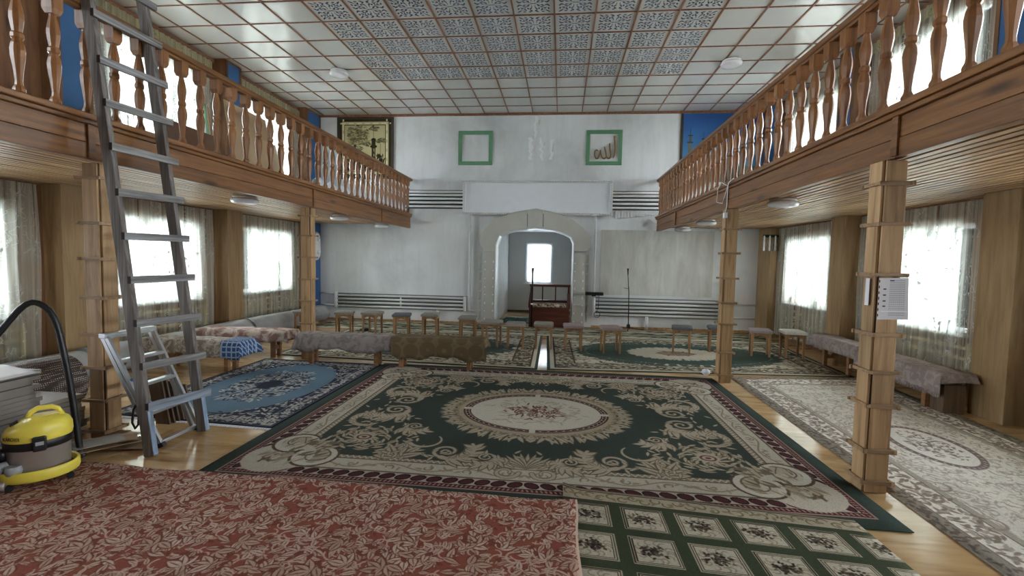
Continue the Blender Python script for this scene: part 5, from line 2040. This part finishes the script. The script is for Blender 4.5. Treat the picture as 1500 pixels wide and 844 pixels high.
# ------------------------------------------------------------------ stacks of boards at the far left
for k in range(10):
    z = .004 + k * .0362
    m = B(-4.60 + RNG.uniform(-.02, .02), -4.10 + RNG.uniform(-.02, .02), 2.2, 3.62 + RNG.uniform(-.05, .06), z, z + .0345)
    tag(obj('board_pack', m, BOARD), '%s grey flooring pack from the floor in the low stack behind the vacuum' % ORD[k], 'board', 'packs in the low stack')
for k in range(8):
    z = .368 + k * .0352
    m = B(-4.62 + RNG.uniform(-.02, .02), -4.12 + RNG.uniform(-.015, .03), 2.2, 3.30 + RNG.uniform(-.05, .05), z, z + .033)
    tag(obj('board_pack', m, BOARD), '%s grey flooring pack from the bottom of the upper stack under the paper' % ORD[k], 'board', 'packs in the upper stack')
tag(obj('paper_sheet', MB().grid(lambda u, v: (-4.62 + .60 * u, 2.55 + .80 * v - .1 * u, .654 + .012 * sin(u * 5) * v + .01 * v), 6, 6), PAPER, solid=.002), 'white paper sheet lying on the grey board stack', 'paper')


def M_net():
    m, nt, n, l, p = new_mat('dark_perforated_sheet')
    v = coords(nt, (44, 44, 44), rand=False)
    vo = n.new('ShaderNodeTexVoronoi')
    vo.inputs['Scale'].default_value = 1.3
    vo.inputs['Randomness'].default_value = .12
    l.new(v, vo.inputs['Vector'])
    l.new(ramp(nt, vo.outputs['Distance'], [(.26, S(180, 170, 162)), (.36, S(64, 50, 44))]), p.inputs['Base Color'])
    p.inputs['Roughness'].default_value = .7
    return m


m = MB()
m.grid(lambda u, v: (-4.90 + .25 * cos(2 * pi * u) * (1 + .04 * sin(v * 9)), 3.14 + 1.05 * v, .30 + .27 * sin(2 * pi * u)), 24, 16)
m.face(list(range(24)))
m.face([16 * 25 + i for i in range(24)][::-1])
tag(obj('perforated_roll', m, M_net()), 'roll of dark perforated sheeting between the board stack and the post', 'roll')

# ------------------------------------------------------------------ yellow vacuum cleaner, front to -x of its own frame
vc = thing('vacuum_cleaner', 'yellow and steel wet and dry vacuum cleaner at the left edge of the red carpet', 'vacuum cleaner', (-3.575, 2.865, .0085), radians(52))
vc.scale = (.78, .78, .96)


def vobj(name, m, mat, **k):
    return obj(name, m, mat, vc, local=True, **k)


vobj('bumper', MB().lathe([(.215, .045), (.238, .05), (.246, .07), (.244, .115), (.236, .128), (.222, .12), (.214, .085)], 36, sx=1.1, sy=1.0), YELLOW)
vobj('base_pan', MB().lathe([(.19, .05), (.215, .06), (.215, .085)], 30, sx=1.08, sy=.98), BLACK)
vobj('container', MB().lathe([(.192, .08), (.198, .09), (.200, .265), (.205, .275)], 36, sx=1.05, sy=.92), STEEL)
vobj('black_band', MB().lathe([(.207, .262), (.215, .27), (.217, .315), (.21, .325)], 36, sx=1.05, sy=.92), BLACK)
hd = MB()


def head(u, v):
    a = 2 * pi * u
    prof = [(.212, .318), (.218, .345), (.214, .40), (.196, .435), (.155, .46), (.08, .473), (.003, .476)]
    t_ = v * (len(prof) - 1)
    i = min(int(t_), len(prof) - 2)
    r = prof[i][0] + (prof[i + 1][0] - prof[i][0]) * (t_ - i)
    z = prof[i][1] + (prof[i + 1][1] - prof[i][1]) * (t_ - i)
    x = r * cos(a) * 1.05
    return (x, r * sin(a) * .92, z - max(0, -x - .04) * .28 * (z - .318) / .16)


hd.grid(head, 36, 12)
vobj('motor_head', hd, YELLOW)
vobj('carry_handle', MB().tube([(-.07, 0, .455), (-.045, 0, .50), (.0, 0, .522), (.09, 0, .52), (.13, 0, .50), (.155, 0, .452)], [.02, .019, .018, .018, .019, .022], 10), YELLOW)
vobj('handle_well', MB().lathe([(.07, .472), (.072, .478)], 18, (.05, 0, 0), sx=1.3, sy=.8), M_plain('cream_plastic', S(226, 216, 160), .4))
vobj('switch', MB().hexa([(-.17, -.03, .415), (-.12, -.03, .435), (-.12, .03, .435), (-.17, .03, .415), (-.176, -.025, .432), (-.128, -.025, .458), (-.128, .025, .458), (-.176, .025, .432)]), BLACK)
for sy in (-1, 1):
    l_ = vobj('latch', B(-.045, .045, sy * .2 - .02, sy * .2 + .02, .255, .36), BLACK, bevel=.012)
    obj('latch_slot', B(-.026, .026, sy * .222 - .002, sy * .222 + .001, .30, .325), GREYPL, l_, local=True)
vobj('hose_port', MB().tube([(-.19, 0, .225), (-.27, 0, .23)], .05, 16), BLACK)
vobj('drain_boss', MB().lathe([(.05, 0), (.06, .03), (.05, .06)], 18, (-.16, -.135, .11)), GREYPL)
for sx in (-1, 1):
    for sy in (-1, 1):
        vobj('caster', MB().tube([(sx * .19, sy * .16 - .012, .026), (sx * .19, sy * .16 + .012, .026)], .026, 12), BLACK)
vobj('pipe_stub', MB().tube([(-.20, -.06, .15), (-.30, -.10, .14), (-.44, -.14, .13)], .045, 14), GREYPL)
fc = bpy.data.curves.new('logo', 'FONT')
fc.body = 'K\u00c4RCHER'
fc.size = .034
fc.extrude = .0008
fc.align_x = 'CENTER'
fc.materials.append(BLACK)
tmp = bpy.data.objects.new('logo_text', fc)
COL.objects.link(tmp)
bpy.context.view_layer.update()
lo_me = bpy.data.meshes.new_from_object(tmp.evaluated_get(bpy.context.evaluated_depsgraph_get()))
bpy.data.objects.remove(tmp)
lo = bpy.data.objects.new('logo', lo_me)
COL.objects.link(lo)
lo.parent = vc
lo.location = (-.168, -.142, .345)
lo.rotation_euler = (radians(84), 0, radians(-50))
hs = MB()
hp = [(.19, -.02, .02), (.17, -.02, .10), (.14, -.01, .45), (.10, .0, .80), (.05, .02, 1.08), (-.03, .04, 1.20), (-.12, .04, 1.19), (-.25, .02, 1.0), (-.40, -.04, .74), (-.47, -.25, .48), (-.42, -.48, .25), (-.22, -.62, .14)]
P = []
for i in range(len(hp) - 1):
    for k in range(6):
        t_ = k / 6
        p0, p1, p2, p3 = hp[max(0, i - 1)], hp[i], hp[i + 1], hp[min(len(hp) - 1, i + 2)]
        P.append(tuple(.5 * (2 * b_ + (c - a) * t_ + (2 * a - 5 * b_ + 4 * c - d) * t_ * t_ + (3 * b_ - a - 3 * c + d) * t_ ** 3) for a, b_, c, d in zip(p0, p1, p2, p3)))
hs.tube(P, [.021 + .0015 * (i % 2) for i in range(len(P))], 10)
ho = obj('suction_hose', hs, BLACK, None, local=True)
ho.location = (-3.79, 3.11, .0)
ho.rotation_euler = (0, 0, radians(38))
tag(ho, 'black ribbed vacuum hose arching high above the yellow cleaner', 'hose')
nz_ = thing('floor_nozzle', 'grey pipe end lying on the red carpet by the vacuum cleaner', 'nozzle', (-3.60, 2.63, .02))
obj('pipe', MB().tube([(-3.98, 2.52, .055), (-3.62, 2.66, .05)], .026, 14), GREYPL, nz_)
obj('collar', MB().tube([(-3.64, 2.652, .05), (-3.585, 2.674, .05)], [.030, .033], 14), STEEL, nz_)

# ------------------------------------------------------------------ things kept on the balconies
zb = 2.60
for k, (y0, y1, h, x) in enumerate(((4.85, 5.80, .50, -4.28), (5.82, 6.72, 1.0, -4.25), (6.74, 7.2, .74, -4.40))):
    m = MB().hexa([(x, y0, zb), (x + .012, y0, zb), (x + .012, y1, zb), (x, y1, zb), (x - .16, y0 + .02, zb + h), (x - .148, y0 + .02, zb + h), (x - .148, y1 - .02, zb + h * .98), (x - .16, y1 - .02, zb + h * .98)])
    tag(obj('hardboard_sheet', m, [M_plain('dark_hardboard', S(92, 66, 48), .7), M_plain('tan_hardboard', S(172, 148, 118), .7, var=.05), CREAMPL][k]), ['low dark brown sheet leaning behind the left balusters', 'tall tan hardboard sheet leaning behind the left balusters', 'pale hardboard sheet leaning at the far side of the tall tan one'][k], 'board')
for k, (c_, y) in enumerate(((WHITE, 5.55), (GREEN, 5.60), (W_STOOL, 5.65))):
    m = MB().hexa([(-4.50, y + .1, zb), (-4.46, y + .1, zb), (-4.46, y + .12, zb), (-4.50, y + .12, zb), (-4.52, y, zb + .9 - .03 * k), (-4.48, y, zb + .9 - .03 * k), (-4.48, y + .02, zb + .9 - .03 * k), (-4.52, y + .02, zb + .9 - .03 * k)])
    tag(obj('upright_slat', m, c_), ['white', 'green', 'pale wooden'][k] + ' slat standing upright behind the left balusters', 'slat')
for k, y in enumerate((4.33, 4.68, 5.08, 5.52, 5.84, 6.16)):
    x = -4.02
    t = thing('spare_lamp', '%s of the round lamps lying on the left balcony edge, counted from the ladder' % ORD[k], 'lamp', (x, y, zb), group='lamps lying on the left balcony')
    obj('dish', MB().lathe([(.05, 0.05), (.12, .07), (.14, .105), (.13, .125)], 18, (x, y, zb)), WHITE if k < 3 else BLACK if k < 5 else WHITE, t)
    obj('socket', MB().lathe([(.06, .0), (.06, .05), (.07, .06)], 12, (x, y, zb)), BLACK if k in (2, 3, 4) else GREYPL, t)
m = MB().grid(lambda u, v: (-4.02 - .26 * (1 - v) ** 1 + .05 * sin(u * 60) * v, 7.7 + 3.5 * u, zb + .0 + .30 * sin(pi * min(v * 1.0, .999) ** .7) * (1 + .15 * sin(u * 47)) * (1 if v < .98 else 0) + .004), 130, 8)
tag(obj('tulle_bundle', m, TULLE, solid=.004), 'long bundle of white tulle lying behind the far left balusters', 'cloth')
tag(obj('black_pipe', MB().tube([(-3.93, 1.6, zb + .045), (-3.93, 4.02, zb + .045)], .04, 10), BLACK), 'long black pipe lying behind the nearest left balusters', 'pipe')
tag(obj('white_cable', MB().tube([(2.17, 6.42, 2.70), (2.14, 6.5, 2.66), (2.13, 6.6, 2.50), (2.15, 6.75, 2.42), (2.14, 6.95, 2.46), (2.13, 6.9, 2.64), (2.13, 6.75, 2.70), (2.14, 6.52, 2.62), (2.13, 6.50, 2.35), (2.115, 6.52, 2.25)], .006, 6), WHITE),
    'thin white cable looped on the right balcony beam above the far post', 'cable')
tag(obj('junction_box', B(2.095, 2.135, 6.47, 6.54, 2.20, 2.27), WHITE, bevel=.005), 'small white junction box at the top of the far right post', 'box')
tag(obj('white_bag', MB().grid(lambda u, v: (2.07 + (.055 + .018 * sin(u * 31) + .012 * sin(v * 17 + u * 12)) * cos(2 * pi * u) * sin(pi * (.12 + .88 * v)), 6.86 + .05 * sin(2 * pi * u) * sin(pi * (.12 + .88 * v)), .0 + .105 * (1 - v) + .012), 14, 6), TULLE), 'small white bag at the foot of the far right post', 'bag')
tag(obj('green_bag', MB().lathe([(.05, 0), (.11, .03), (.12, .14), (.09, .24), (.03, .32)], 14, (4.72, 5.05, .0), sx=.8), M_plain('pale_green_plastic', S(150, 172, 140), .3, var=.2)), 'pale green plastic bag beside the nearest right pier', 'bag')
tag(obj('dark_bag', MB().lathe([(.03, 0), (.10, .015), (.09, .05), (.04, .07)], 12, (-4.16, 9.75, .009), sx=1.3), BLACK), 'small black bag on the carpet between the two left stools', 'bag')


def pot_plant(x, y, z, label, seed, h=.5):
    r = random.Random(seed)
    t = thing('potted_plant', label, 'plant', (x, y, z), group='plants on the window sills')
    obj('pot', MB().lathe([(.05, 0), (.075, .10), (.08, .12), (.065, .12), (.06, .10)], 14, (x, y, z)), POTM, t)
    m = MB()
    for k in range(70):
        a, q, zz = r.uniform(0, 6.3), r.uniform(.02, .17), z + .12 + r.uniform(0, h)
        c = Vector((x + q * cos(a) * .15, y + q * sin(a), zz))
        d = Vector((cos(a) * .12, sin(a), r.uniform(-.3, .5))).normalized() * r.uniform(.06, .1)
        s_ = d.cross(Vector((0, 0, 1))).normalized() * .022
        b = len(m.v)
        m.v += [tuple(c), tuple(c + d * .5 + s_), tuple(c + d), tuple(c + d * .5 - s_)]
        m.face([b, b + 1, b + 2, b + 3])
    for k in range(5):
        a = r.uniform(0, 6.3)
        m.tube([(x, y, z + .1), (x + .03 * cos(a), y + .06 * sin(a), z + .12 + h * .8)], .005, 5)
    obj('foliage', m, LEAF, t, kind='stuff')


pot_plant(XL - .01, 10.1, .822, 'leafy green plant on the farthest left lower window sill', 3, .55)
pot_plant(XR + .01, 9.35, .822, 'leafy plant on the farthest right lower window sill, nearer end', 4, .35)
pot_plant(XR + .01, 10.3, .822, 'leafy plant on the farthest right lower window sill, farther end', 5, .3)
